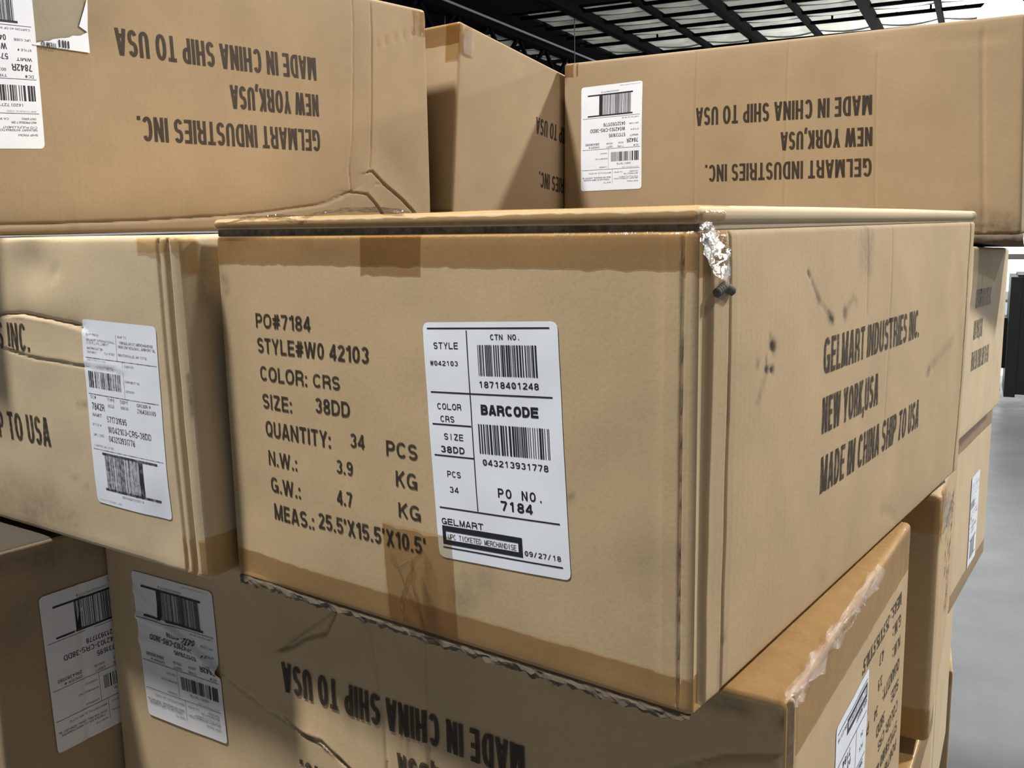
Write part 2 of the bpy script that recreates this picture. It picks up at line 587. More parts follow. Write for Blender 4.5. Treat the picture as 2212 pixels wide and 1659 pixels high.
class Shape:
    """A rounded box warped onto eight corners; every face has metric coordinates s (along) and t (up)."""

    def __init__(self, corners, r=0.005, bulge=None, seed=1.0, wob=0.0012, marks=None, dense=None):
        self.dense = dense or {}
        self.c = [Vector(c) for c in corners]
        c = self.c
        self.L = ((c[1] - c[0]).length + (c[5] - c[4]).length + (c[2] - c[3]).length) / 3
        self.W = ((c[3] - c[0]).length + (c[2] - c[1]).length) / 2
        self.H = ((c[4] - c[0]).length + (c[5] - c[1]).length + (c[6] - c[2]).length) / 3
        self.r = r
        self.bulge = bulge or {}
        self.seed = seed
        self.wob = wob
        self.marks = marks or {}
        self.base = sum((c[i] for i in range(4)), Vector()) / 4

    def size(self, f):
        return {'-y': (self.L, self.H), '+y': (self.L, self.H), '+x': (self.W, self.H), '-x': (self.W, self.H),
                '+z': (self.L, self.W), '-z': (self.L, self.W)}[f]

    def local(self, f, s, t):
        L, W, H = self.L, self.W, self.H
        return {'-y': ((s, 0, t), (0, -1, 0)), '+y': ((L - s, W, t), (0, 1, 0)), '+x': ((L, s, t), (1, 0, 0)),
                '-x': ((0, W - s, t), (-1, 0, 0)), '+z': ((s, t, H), (0, 0, 1)), '-z': ((s, W - t, 0), (0, 0, -1))}[f]

    def bump(self, f, s, t):
        S, T = self.size(f)
        e = smooth01(min(s, S - s, t, T - t) / 0.02)
        gs = 1 - abs(2 * s / S - 1) ** 3
        gt = 1 - abs(2 * t / T - 1) ** 3
        d = self.bulge.get(f, 0.0) * gs * gt
        d += self.wob * e * (noise.noise(Vector((s * 7, t * 7, self.seed))) + 0.4 * noise.noise(Vector((s * 26, t * 26, self.seed + 9))))
        e2 = smooth01(min(s, S - s, t, T - t) / 0.004)
        for mk in self.marks.get(f, ()):
            kind = mk[0]
            if kind == 'crease':                       # ('crease', [(s,t),...], width, depth)
                best, side = 9.0, 0.0
                pts = mk[1]
                for (x0, y0), (x1, y1) in zip(pts, pts[1:]):
                    dx, dy = x1 - x0, y1 - y0
                    ll = dx * dx + dy * dy
                    u = max(0.0, min(1.0, ((s - x0) * dx + (t - y0) * dy) / ll)) if ll > 0 else 0
                    px, py = x0 + u * dx - s, y0 + u * dy - t
                    dd = math.hypot(px, py) + 0.0010 * noise.noise(Vector((s * 90, t * 90, 3)))
                    if dd < best:
                        best, side = dd, dx * (t - y0) - dy * (s - x0)
                if best < 0.03:
                    if best < mk[2] * 3:
                        d -= mk[3] * math.exp(-(best / mk[2]) ** 2) * e2
                    if len(mk) > 4 and side > 0:           # one side of the fold stands proud
                        d += mk[4] * math.exp(-best / 0.009) * e2
            elif kind == 'dent':                       # ('dent', s, t, rs, rt, depth)
                q = ((s - mk[1]) / mk[3]) ** 2 + ((t - mk[2]) / mk[4]) ** 2
                if q < 6:
                    d -= mk[5] * math.exp(-q) * e2
            elif kind == 'ridge':                      # ('ridge', s, width, height) full height vertical
                q = ((s - mk[1]) / mk[2]) ** 2
                if q < 6:
                    d += mk[3] * math.exp(-q) * e2
            elif kind == 'profile':                    # ('profile', [(s, offset), ...]) constant along t
                pr = mk[1]
                if pr[0][0] <= s <= pr[-1][0]:
                    for (a0, d0), (a1, d1) in zip(pr, pr[1:]):
                        if a0 <= s <= a1:
                            d += (d0 + (d1 - d0) * (s - a0) / (a1 - a0)) * e2
                            break
            elif kind == 'step':                       # ('step', [(s,t)..], side_sign, depth, falloff)
                (x0, y0), (x1, y1) = mk[1]
                nx, ny = -(y1 - y0), (x1 - x0)
                ll = math.hypot(nx, ny)
                h = ((s - x0) * nx + (t - y0) * ny) / ll * mk[2]
                d -= mk[3] * smooth01(h / mk[4]) * e2
        return d

    def at(self, f, s, t, off=0.0):
        p, n = self.local(f, s, t)
        p = Vector(p)
        n = Vector(n)
        r = self.r
        dims = (self.L, self.W, self.H)
        inner = Vector([min(max(p[i], r), dims[i] - r) for i in range(3)])
        d = p - inner
        if d.length > 1e-9:
            n = d.normalized()
            p = inner + n * r
        p = p + n * (off + self.bump(f, s, t))
        u, v, w = p.x / self.L, p.y / self.W, p.z / self.H
        c = self.c
        lo = (c[0] * (1 - u) + c[1] * u) * (1 - v) + (c[3] * (1 - u) + c[2] * u) * v
        hi = (c[4] * (1 - u) + c[5] * u) * (1 - v) + (c[7] * (1 - u) + c[6] * u) * v
        return lo * (1 - w) + hi * w

    def lines(self, S, step, dense=()):
        r = self.r
        if dense:
            g = self.lines(S, step)
            for lo, hi, st in dense:
                lo, hi = max(lo, r), min(hi, S - r)
                n = max(1, int((hi - lo) / st))
                g = [x for x in g if not (lo < x < hi)] + [lo + (hi - lo) * i / n for i in range(n + 1)]
            return sorted(set(round(x, 6) for x in g))
        a = [0, r * 0.35, r * 0.7, r]
        n = max(2, int((S - 2 * r) / step))
        mid = [r + (S - 2 * r) * i / n for i in range(1, n)]
        return a + mid + [S - x for x in reversed(a)]

    def shell(self, name, mat, parent, fine=('-y', '+x'), step=0.006, coarse=0.05, dirt=None):
        V, F, UV, AT = [], [], [], []
        index = {}
        for f in ('-y', '+x', '+z', '+y', '-x', '-z'):
            S, T = self.size(f)
            st = step if f in fine else coarse
            dn = self.dense.get(f, ((), ()))
            xs, ys = self.lines(S, st, dn[0]), self.lines(T, st, dn[1])
            base = {}
            for j, t in enumerate(ys):
                for i, s in enumerate(xs):
                    w = self.at(f, s, t)
                    base[i, j] = len(V)
                    V.append(w)
                    UV.append((s, t))
                    AT.append(self.dirt(f, s, t, dirt) if dirt else 0.0)
            for j in range(len(ys) - 1):
                for i in range(len(xs) - 1):
                    F.append((base[i, j], base[i + 1, j], base[i + 1, j + 1], base[i, j + 1]))
        return mesh_obj(name, V, F, mat, parent, True, uvs=UV, attr=AT)

    @staticmethod
    def dirt(f, s, t, lst):  # dirt marks, and the shade painted on one ledge
        v = 0.0
        for (ff, s0, t0, s1, t1, w, k) in lst:
            if ff != f:
                continue
            dx, dy = s1 - s0, t1 - t0
            ll = dx * dx + dy * dy
            u = max(0.0, min(1.0, ((s - s0) * dx + (t - t0) * dy) / ll)) if ll > 1e-12 else 0
            d = math.hypot(s0 + u * dx - s, t0 + u * dy - t)
            if d < 3 * w:
                v = max(v, k * math.exp(-(d / w) ** 2))
        return v

    def patch(self, V, F, f, s0, s1, t0, t1, off, step=0.006, jag=0.0, wr=0.0):
        ns = max(1, int(abs(s1 - s0) / step + 0.5))
        nt_ = max(1, int(abs(t1 - t0) / step + 0.5))
        S, T = self.size(f)
        s1, t1 = min(s1, S), min(t1, T)

        def grid(a, b, n, Z):
            g = [a + (b - a) * i / n for i in range(n + 1)]
            for x in (self.r * 0.35, self.r * 0.7, self.r, Z - self.r, Z - 0.7 * self.r, Z - 0.35 * self.r):
                if a < x < b:
                    g.append(x)
            return sorted(set(g))
        xs, ys = grid(s0, s1, ns, S), grid(t0, t1, nt_, T)
        k = len(V)
        for j, t in enumerate(ys):
            for i, s in enumerate(xs):
                jj = 0.0
                if jag and j in (0, len(ys) - 1) and 0 < t < T:
                    jj = jag * noise.noise(Vector((s * 160, t * 50, self.seed + 4)))
                o = off
                if wr:
                    o += wr * abs(noise.noise(Vector((s * 60, t * 60, self.seed + 2))))
                V.append(self.at(f, s, min(max(t + jj, 0), T), o))
        m = len(xs)
        for j in range(len(ys) - 1):
            for i in range(m - 1):
                F.append((k + j * m + i, k + j * m + i + 1, k + (j + 1) * m + i + 1, k + (j + 1) * m + i))


# ------------------------------------------------------------------ lettering
GW = dict(A=.66, B=.61, C=.66, D=.65, E=.54, F=.52, G=.69, H=.64, I=.17, J=.50, K=.63, L=.51, M=.78, N=.65, O=.70, P=.59, Q=.70, R=.63,
          S=.60, T=.57, U=.64, V=.62, W=.92, X=.62, Y=.62, Z=.56)
GW.update({'1': .34, '#': .60, ':': .17, '.': .17, ',': .17, "'": .15, '/': .36, '-': .34, '(': .28, ')': .28, ' ': .22})


def ell(cx, cy, rx, ry, a0, a1, n=12, p=2.35):
    out = []
    for i in range(n + 1):
        a = math.radians(a0 + (a1 - a0) * i / n)
        c, d = math.cos(a), math.sin(a)
        out.append((cx + rx * math.copysign(abs(c) ** (2 / p), c), cy + ry * math.copysign(abs(d) ** (2 / p), d)))
    return out


def strokes(ch, w, tx, ty):
    """Centre lines of one capital or figure in a box w wide and 1 high; tx, ty are half the stroke."""
    l, r, b, t, c, m = tx, w - tx, ty, 1 - ty, w / 2, .52
    rx, ry = w / 2 - tx, .5 - ty
    qy = .25 - ty / 2
    if ch == 'A':
        return [[(l * .8, 0), (c - tx * .25, 1)], [(w - l * .8, 0), (c + tx * .25, 1)], [(w * .22, .27), (w * .78, .27)]]
    if ch == 'B':
        return [[(l, 0), (l, 1)], [(l, t)] + ell(r - .20, (t + m) / 2, .20 - tx * .3, (t - m) / 2, 90, -90, 8) + [(l, m)],
                [(l, m)] + ell(r - .22, (m + b) / 2, .22, (m - b) / 2, 90, -90, 8) + [(l, b)]]
    if ch == 'C':
        return [ell(c, .5, rx, ry, 38, 322, 22)]
    if ch == 'D':
        return [[(l, 0), (l, 1)], [(l, t)] + ell(w * .42, .5, r - w * .42, ry, 90, -90, 14) + [(l, b)]]
    if ch == 'E':
        return [[(l, 0), (l, 1)], [(l, t), (w, t)], [(l, m), (w * .93, m)], [(l, b), (w, b)]]
    if ch == 'F':
        return [[(l, 0), (l, 1)], [(l, t), (w, t)], [(l, m), (w * .9, m)]]
    if ch == 'G':
        return [ell(c, .5, rx, ry, 40, 330, 22), [(c + tx * .3, .44), (r, .44), (r, 0)]]
    if ch == 'H':
        return [[(l, 0), (l, 1)], [(r, 0), (r, 1)], [(l, m), (r, m)]]
    if ch == 'I':
        return [[(c, 0), (c, 1)]]
    if ch == 'J':
        return [[(r, 1), (r, .3)] + ell(c, .3, rx, .3 - ty, 0, -180, 10)]
    if ch == 'K':
        return [[(l, 0), (l, 1)], [(r, 1), (l, .38)], [(w * .38, .58), (r, 0)]]
    if ch == 'L':
        return [[(l, 1), (l, b), (w, b)]]
    if ch == 'M':
        return [[(l, 0), (l, 1)], [(r, 0), (r, 1)], [(l, 1), (c, .03)], [(r, 1), (c, .03)]]
    if ch == 'N':
        return [[(l, 0), (l, 1)], [(r, 0), (r, 1)], [(l, .97), (r, .03)]]
    if ch in 'OQ0':
        o = ell(c, .5, rx, ry, 0, 360, 28)
        return [o] + ([[(c + .05, .25), (r, 0)]] if ch == 'Q' else [])
    if ch == 'P':
        return [[(l, 0), (l, 1)], [(l, t)] + ell(r - .22, (t + .44) / 2, .22, (t - .44) / 2, 90, -90, 8) + [(l, .44)]]
    if ch == 'R':
        return [[(l, 0), (l, 1)], [(l, t)] + ell(r - .21, (t + .47) / 2, .20, (t - .47) / 2, 90, -90, 8) + [(l, .47)], [(w * .55, .47), (r, .32), (r + tx * .1, 0)]]
    if ch == 'S':
        return [ell(c, .75 - ty / 2, rx, qy, 22, 270, 14, 2.1) + ell(c, .25 + ty / 2, rx, qy, 90, -158, 14, 2.1)[1:]]
    if ch == 'T':
        return [[(0, t), (w, t)], [(c, 0), (c, 1)]]
    if ch == 'U':
        return [[(l, 1), (l, .34)] + ell(c, .34, rx, .34 - ty, 180, 360, 12) + [(r, .34), (r, 1)]]
    if ch == 'V':
        return [[(l * .8, 1), (c, .0)], [(w - l * .8, 1), (c, .0)]]
    if ch == 'W':
        return [[(l * .8, 1), (w * .27, 0)], [(w * .27, 0), (c, 1)], [(c, 1), (w * .73, 0)], [(w * .73, 0), (w - l * .8, 1)]]
    if ch == 'X':
        return [[(l, 0), (r, 1)], [(l, 1), (r, 0)]]
    if ch == 'Y':
        return [[(l * .8, 1), (c, .42)], [(w - l * .8, 1), (c, .42)], [(c, .46), (c, 0)]]
    if ch == 'Z':
        return [[(0, t), (r, t)], [(r, t), (l, b)], [(l, b), (w, b)]]
    if ch == '1':
        return [[(r, 0), (r, 1)], [(0, .76), (r * .55, .80), (r, .97)]]
    if ch == '2':
        return [ell(c, .71, rx, .29 - ty, 165, -25, 12, 2.1) + [(l + tx * .2, b * 1.4)], [(0, b), (w, b)]]
    if ch == '3':
        return [ell(c, .76 - ty / 2, rx * .92, .24 - ty / 2, 160, -80, 12, 2.1), ell(c, .27 + ty * .3, rx, .26 - ty * .6, 85, -165, 12, 2.1)]
    if ch == '4':
        return [[(w * .72, 0), (w * .72, 1)], [(w * .72, .97), (l * .6, .29)], [(0, .27), (w, .27)]]
    if ch == '5':
        return [[(w * .94, t), (w * .20, t), (w * .12, .47)], [(w * .12, .47)] + ell(c, .33, rx, .33 - ty, 130, -160, 14, 2.1)]
    if ch in '69':
        g = [ell(c, .31, rx, .31 - ty, 0, 360, 20), ell(c, .5, rx, ry, 45, 200, 12)]
        return g if ch == '6' else [[(w - x, 1 - y) for x, y in q] for q in g]
    if ch == '7':
        return [[(0, t), (r, t)], [(r, t), (w * .36, 0)]]
    if ch == '8':
        return [ell(c, .76 - ty / 2, rx * .90, .24 - ty / 2, 0, 360, 20, 2.1), ell(c, .26 + ty * .2, rx, .26 - ty * .6, 0, 360, 20, 2.1)]
    if ch == '#':
        return [[(w * .30, 0), (w * .42, 1)], [(w * .62, 0), (w * .74, 1)], [(0, .66), (w, .66)], [(0, .34), (w, .34)]]
    if ch == '.':
        return [[(c, 0), (c, ty * 2.2)]]
    if ch == ':':
        return [[(c, 0), (c, ty * 2.2)], [(c, .52), (c, .52 + ty * 2.2)]]
    if ch == ',':
        return [[(c, ty * 2.2), (c, 0), (c - tx * .9, -.16)]]
    if ch == "'":
        return [[(c, .68), (c, 1)]]
    if ch == '/':
        return [[(0, -.03), (w, 1.03)]]
    if ch == '-':
        return [[(0, .42), (w, .42)]]
    if ch == '(':
        return [ell(w, .45, w - tx, .6, 110, 250, 8)]
    if ch == ')':
        return [ell(0, .45, w - tx, .6, 70, -70, 8)]
    return []


def glyph_set(body):
    """Natural layout of a line of print: [(char, x, width)], total width, in cap heights."""
    x, out = 0.0, []
    for i, ch in enumerate(body.upper()):
        w = GW.get(ch, .53)
        out.append((ch, x, w))
        x += w + (.115 if ch != ' ' else .115)
    return out, x - .115


class Art:
    """Flat artwork in 2D units, later laid on a surface."""

    def __init__(self, aspect=1.0):
        self.v, self.f = [], []
        self.aspect = aspect

    def text(self, body, x0, base, width, cap, bold=0.012, slant=0.0):
        gs, nat = glyph_set(body)
        if nat <= 0:
            return
        ar = self.aspect                               # how many cap-direction units one u unit is worth
        kx = width * ar / (nat * cap)
        th = .105 + min(bold, .07) * 2.4
        tx, ty = min(th / 2 / kx, .16), th / 2
        for n, (ch, gx, gw) in enumerate(gs):
            for pl in strokes(ch, gw, min(tx, gw / 2), ty):
                q = [((gx + x) * kx, y) for x, y in pl]
                self.stroke(q, th, x0, base, cap, ar, slant, width)

    def stroke(self, q, th, x0, base, cap, ar, slant, width):
        closed = math.hypot(q[0][0] - q[-1][0], q[0][1] - q[-1][1]) < 1e-6 and len(q) > 3
        if closed:
            q = q[:-1]
        q = [p for i, p in enumerate(q) if i == 0 or math.hypot(p[0] - q[i - 1][0], p[1] - q[i - 1][1]) > 1e-5]
        if closed:
            q.append(q[0])
        fine = [q[0]]
        for p0, p1 in zip(q, q[1:]):                   # no long spans, so that the print follows a wavy surface
            m = max(1, int(math.hypot(p1[0] - p0[0], p1[1] - p0[1]) / .17 + .5)) if cap * (1 if ar == 1.0 else .1) > .015 else 1
            fine += [(p0[0] + (p1[0] - p0[0]) * i / m, p0[1] + (p1[1] - p0[1]) * i / m) for i in range(1, m + 1)]
        q = fine[:-1] if closed else fine
        n = len(q)
        k = len(self.v)
        for i in range(n):
            a = q[i - 1] if (i > 0 or closed) else None
            c = q[(i + 1) % n] if (i < n - 1 or closed) else None
            d1 = (q[i][0] - a[0], q[i][1] - a[1]) if a else None
            d2 = (c[0] - q[i][0], c[1] - q[i][1]) if c else None

            def nrm(d):
                ll = math.hypot(*d) or 1.0
                return (-d[1] / ll, d[0] / ll)
            n1, n2 = nrm(d1 or d2), nrm(d2 or d1)
            nx, ny = n1[0] + n2[0], n1[1] + n2[1]
            ll = math.hypot(nx, ny) or 1.0
            nx, ny = nx / ll, ny / ll
            mit = min(1.0 / max(.35, nx * n1[0] + ny * n1[1]), 1.6) * th / 2
            for sg in (1, -1):
                x, y = q[i][0] + sg * nx * mit, q[i][1] + sg * ny * mit
                u = x * cap / ar
                self.v.append((x0 + u, base + y * cap + (slant * u / width if width else 0), 0))
        for i in range(n if closed else n - 1):
            a, c = k + 2 * i, k + 2 * ((i + 1) % n)
            self.f.append((a, a + 1, c + 1, c))

    def mono(self, body, x0, base, width, cap, bold=0.02, fill=0.80, zero=False):
        n = len(body)
        cell = width / (n - 1 + fill)
        for i, ch in enumerate(body):
            if ch == ' ':
                continue
            xa = x0 + i * cell
            if ch == '1':
                self.text('1', xa + cell * 0.14, base, cell * 0.42, cap, bold)
            elif ch == 'I':
                wi = cap * .14 / self.aspect
                self.rect(xa + cell * fill / 2 - wi / 2, base, xa + cell * fill / 2 + wi / 2, base + cap)
            elif ch in '.:':
                self.text(ch, xa + cell * 0.25, base, cap * .18 / self.aspect, cap, bold)
            elif ch == '-':
                self.rect(xa + cell * .1, base + cap * .42, xa + cell * .68, base + cap * .54)
            elif ch == '/':
                self.text('/', xa + cell * 0.1, base, cell * 0.5, cap, bold)
            else:
                self.text(ch, xa, base, cell * fill, cap, bold)
                if ch == '0' and zero:
                    self.quad((xa + cell * fill * .22, base + cap * .15), (xa + cell * fill * .36, base + cap * .15),
                              (xa + cell * fill * .78, base + cap * .85), (xa + cell * fill * .64, base + cap * .85))

    def quad(self, *p):
        k = len(self.v)
        self.v += [(*q, 4) for q in p]
        self.f.append(tuple(range(k, k + len(p))))

    def rect(self, x0, y0, x1, y1, step=0.12):
        nx = max(1, int((x1 - x0) / step + 0.99))
        ny = max(1, int((y1 - y0) / step + 0.99))
        k = len(self.v)
        for j in range(ny + 1):
            for i in range(nx + 1):
                self.v.append((x0 + (x1 - x0) * i / nx, y0 + (y1 - y0) * j / ny, 0))
        for j in range(ny):
            for i in range(nx):
                a = k + j * (nx + 1) + i
                self.f.append((a, a + 1, a + nx + 2, a + nx + 1))

    def bars(self, x0, y0, x1, y1, n, seed, dense=0.5):
        rg = random.Random(seed)
        ws = [rg.choice((1, 1, 1, 2, 2, 3)) for _ in range(2 * n - 1)]
        tot = sum(ws)
        x = x0
        for i, w in enumerate(ws):
            dx = (x1 - x0) * w / tot
            if i % 2 == 0:
                self.rect(x, y0, x + dx, y1)
            x += dx


def product_label_art():
    a = Art(.1016 / .1524)          # u right 0..1, v up 0..1 (v measured from the top is 1 - v)

    def V(v):
        return 1 - v
    a.rect(0.035, V(0.028), 0.944, V(0.022))
    a.rect(0.343, V(0.775), 0.350, V(0.033))
    a.mono('STYLE', 0.081, V(0.109), 0.193, 0.027)
    a.mono('W042103', 0.045, V(0.178), 0.221, 0.020, zero=True)
    a.mono('CTN NO.', 0.525, V(0.071), 0.218, 0.022, bold=.028)
    a.bars(0.425, V(0.2145), 0.849, V(0.091), 31, 3)
    a.mono('18718401248', 0.420, V(0.262), 0.431, 0.026, bold=.03, zero=True)
    a.rect(0.032, V(0.292), 0.942, V(0.286))
    a.mono('COLOR', 0.078, V(0.360), 0.191, 0.026)
    a.mono('CRS', 0.098, V(0.412), 0.111, 0.026)
    a.mono('BARCODE', 0.422, V(0.372), 0.415, 0.042, bold=.062, fill=0.88)
    a.rect(0.030, V(0.426), 0.340, V(0.420))
    a.mono('SIZE', 0.118, V(0.486), 0.153, 0.027)
    a.bars(0.394, V(0.531), 0.906, V(0.410), 32, 11)
    a.mono('38DD', 0.083, V(0.541), 0.192, 0.028, bold=.04)
    a.rect(0.028, V(0.558), 0.343, V(0.552))
    a.mono('043213931778', 0.411, V(0.579), 0.477, 0.026, bold=.03, zero=True)
    a.mono('PCS', 0.120, V(0.644), 0.110, 0.026)
    a.mono('34', 0.129, V(0.710), 0.074, 0.025)
    a.mono('PO NO.', 0.512, V(0.704), 0.333, 0.038, bold=.03, fill=.72)
    a.mono('7184', 0.528, V(0.756), 0.233, 0.040, bold=.045, fill=.82)
    a.rect(0.036, V(0.783), 0.947, V(0.777))
    a.mono('GELMART', 0.044, V(0.852), 0.335, 0.027, bold=.03, fill=.85)
    a.rect(0.044, V(0.882), 0.670, V(0.858))
    a.rect(0.044, V(0.939), 0.670, V(0.919))
    a.rect(0.044, V(0.919), 0.071, V(0.882))
    a.rect(0.640, V(0.919), 0.670, V(0.882))
    a.mono('UPC TICKETED MERCHANDISE', 0.087, V(0.914), 0.537, 0.022, bold=0, fill=.86)
    a.mono('09/27/18', 0.684, V(0.929), 0.256, 0.021, bold=.025, zero=True)
    a.rect(0.041, V(0.956), 0.950, V(0.950))
    return a


def shipping_label_art():
    a = Art(.1016 / .1524)

    def V(v):
        return 1 - v
    c = 0.012
    a.text('SHIP FROM', 0.057, V(0.084), 0.174, c)
    a.text('GELMART INTERNATIONAL', 0.057, V(0.112), 0.395, c)
    a.text('C/O FULFILLMENT', 0.058, V(0.128), 0.308, c)
    a.text('4601 Product Dr', 0.059, V(0.156), 0.223, c)
    a.text('ONTARIO', 0.060, V(0.177), 0.132, c)
    a.text('CA 91761', 0.307, V(0.175), 0.134, c)
    a.rect(0.471, V(0.200), 0.474, V(0.062))
    a.text('SHIP TO', 0.495, V(0.080), 0.118, c)
    a.text('1 REGULAR DC MERCHANDISE', 0.514, V(0.110), 0.436, c + .002)
    a.text('5600 SW REGIONAL AIRPORT BL', 0.496, V(0.131), 0.480, c + .002)
    a.text('BENTONVILLE, AR 72712', 0.491, V(0.173), 0.370, c)
    a.rect(0.031, V(0.2025), 0.983, V(0.1995))
    a.text('SHIP TO POSTAL CODE', 0.055, V(0.217), 0.259, 0.008, 0)
    a.text('(420) 72712', 0.170, V(0.256), 0.230, 0.016)
    a.bars(0.048, V(0.361), 0.493, V(0.272), 22, 5)
    a.rect(0.536, V(0.396), 0.539, V(0.203))
    a.text('CARRIER', 0.560, V(0.229), 0.125, c)
    a.text('Shipment No', 0.550, V(0.309), 0.199, c)
    a.text('000000', 0.557, V(0.359), 0.112, c)
    a.rect(0.026, V(0.3975), 0.973, V(0.3945))
    a.text('DC#', 0.050, V(0.421), 0.077, 0.017)
    a.text('7842R', 0.058, V(0.480), 0.178, 0.038, 0.02)
    a.text('TYPE', 0.289, V(0.421), 0.097, 0.016)
    a.text('0033', 0.290, V(0.454), 0.085, 0.016)
    a.text('DEPT', 0.466, V(0.422), 0.105, 0.016)
    a.text('00036', 0.467, V(0.452), 0.104, 0.016)
    a.text('ORDER #', 0.689, V(0.425), 0.176, 0.017)
    a.text('2964380080', 0.689, V(0.457), 0.234, 0.022)
    a.text('WMIT', 0.053, V(0.517), 0.137, 0.018, 0.03)
    a.text('571731695', 0.263, V(0.536), 0.266, 0.033, 0.016)
    a.text('STYLE #', 0.049, V(0.568), 0.125, 0.013)
    a.text('W042103-CRS-38DD', 0.267, V(0.592), 0.575, 0.034, 0.016)
    a.text('UPC Code', 0.051, V(0.624), 0.148, 0.013)
    a.text('043213931778', 0.266, V(0.641), 0.352, 0.033, 0.016)
    a.text('Carton 40 of 60', 0.047, V(0.682), 0.274, 0.011)
    a.rect(0.032, V(0.6975), 0.971, V(0.6945))
    a.rect(0.149, V(0.722), 0.888, V(0.709))
    a.rect(0.149, V(0.918), 0.888, V(0.905))
    a.bars(0.178, V(0.905), 0.695, V(0.722), 46, 21)
    a.rect(0.640, V(0.905), 0.695, V(0.722))
    a.text('00004321393177 8', 0.376, V(0.942), 0.286, 0.013)
    a.text('00-01-0 standard-label', 0.040, V(0.984), 0.325, 0.008, 0)
    return a


def torn_label_art():
    a = Art(.056 / .086)
    a.text('ITEM ID', 0.64, 0.845, 0.26, 0.06)
    for i, x in enumerate((0.40, 0.455, 0.50, 0.56)):
        a.rect(x, 0.80, x + 0.025, 0.88)
    return a


PRODUCT_ART = product_label_art()
SHIP_ART = shipping_label_art()


def lay_art(shape, face, art, quad, off, name, mat, parent, flip=False):
    """quad: reading BL, BR, TR, TL in face metres."""
    V = []
    q = [Vector((*p, 0)) for p in quad]
    for u, v, n in art.v:
        p = (q[0] * (1 - u) + q[1] * u) * (1 - v) + (q[3] * (1 - u) + q[2] * u) * v
        V.append(shape.at(face, p.x, p.y, off + n * .00002))
    return mesh_obj(name, V, art.f, mat, parent, False)


def lay_label(shape, face, quad, root, art=SHIP_ART, label=None, paper=PAPER, off=0.0004, ink=BLACK, name='shipping_label', lift=0.00014):
    nx, ny = 44, 64
    q = [Vector((*p, 0)) for p in quad]
    w = ((q[1] - q[0]).length + (q[2] - q[3]).length) / 2
    h = ((q[3] - q[0]).length + (q[2] - q[1]).length) / 2
    rr = 0.0042
    V, F = [], []
    for j in range(ny + 1):
        for i in range(nx + 1):
            x, y = w * i / nx, h * j / ny
            ix, iy = min(max(x, rr), w - rr), min(max(y, rr), h - rr)
            dx, dy = x - ix, y - iy
            if dx and dy:
                m = max(abs(dx), abs(dy))
                l = math.hypot(dx, dy)
                x, y = ix + dx / l * m, iy + dy / l * m
            u, v = x / w, y / h
            p = (q[0] * (1 - u) + q[1] * u) * (1 - v) + (q[3] * (1 - u) + q[2] * u) * v
            V.append(shape.at(face, p.x, p.y, off))
    for j in range(ny):
        for i in range(nx):
            k = j * (nx + 1) + i
            F.append((k, k + 1, k + nx + 2, k + nx + 1))
    o = mesh_obj(name, V, F, paper, root, True)
    if label:
        o['label'] = label
    lay_art(shape, face, art, quad, off + lift, 'label_print', ink, o)
    return o


def lay_rows(shape, face, rows, root, ink=INK, flip=False, s_shift=0.0, t_shift=0.0, xs=1.0, anchor=None, off=0.0003, slant=0.0):
    """rows: (text, s0, width, baseline, cap). flip turns the print upside down on the face."""
    S, T = shape.size(face)
    a = Art()
    for body, s0, w, b, cap in rows:
        s0 = (anchor + (s0 - anchor) * xs) if anchor is not None else s0
        a.text(body, s0, b, w * xs, cap, 0.019 if cap > .02 else 0.031, slant * w)
    V = []
    for s, t, n in a.v:
        s, t = s + s_shift, t + t_shift
        if flip:
            s, t = S - s, T - t
        V.append(shape.at(face, min(max(s, 0.0), S), min(max(t, 0.0), T), off + n * .00005))
    return mesh_obj('printed_lettering', V, a.f, ink, root, False)


LONG_ROWS = [('GELMART INDUSTRIES INC.', .1955, .243, .1665, .0245),
             ('NEW YORK,USA', .1950, .1275, .1257, .0250),
             ('MADE IN CHINA SHIP TO USA', .1960, .2585, .0838, .0258)]
END_ROWS = [('PO#7184', .0424, .0605, .1985, .0105), ('STYLE#W0 42103', .0425, .1165, .1800, .0112),
            ('COLOR:', .0438, .0535, .1594, .0110), ('CRS', .1034, .0272, .1598, .0095),
            ('SIZE:', .0443, .0350, .1386, .0112), ('38DD', .1046, .0348, .1417, .0108),
            ('QUANTITY:', .0460, .0730, .1178, .0118), ('34', .1384, .0140, .1212, .0100), ('PCS', .1727, .0277, .1200, .0105),
            ('N.W.:', .0477, .0340, .0960, .0112), ('3.9', .1237, .0162, .1010, .0098), ('KG', .1805, .0190, .1003, .0107),
            ('G.W.:', .0486, .0350, .0755, .0117), ('4.7', .1231, .0155, .0786, .0105), ('KG', .1819, .0195, .0794, .0102),
            ('MEAS.:', .0505, .0460, .0545, .0122), ("25.5'X15.5'X10.5'", .1016, .1030, .0570, .0118)]


def tape(shape, patches, root, mat=None, off=0.0003, name='packing_tape', label=None, wr=0.0):
    V, F = [], []
    for p in patches:
        shape.patch(V, F, p[0], p[1], p[2], p[3], p[4], off + (p[5] if len(p) > 5 else 0), jag=0.0014, wr=wr)
    o = mesh_obj(name, V, F, mat or TAPE, root, True)
    if label:
        o['label'] = label
    return o


def carton(corners, label, group='stacked brown cartons', mat=KRAFT, **kw):
    fine = kw.pop('fine', ('-y', '+x'))
    step = kw.pop('step', 0.006)
    dirt = kw.pop('dirt', None)
    sh = Shape(corners, **kw)
    root = thing('cardboard_box', label, 'box', sh.base, group)
    sh.shell('carton', mat, root, fine, step, 0.06, dirt)
    return sh, root


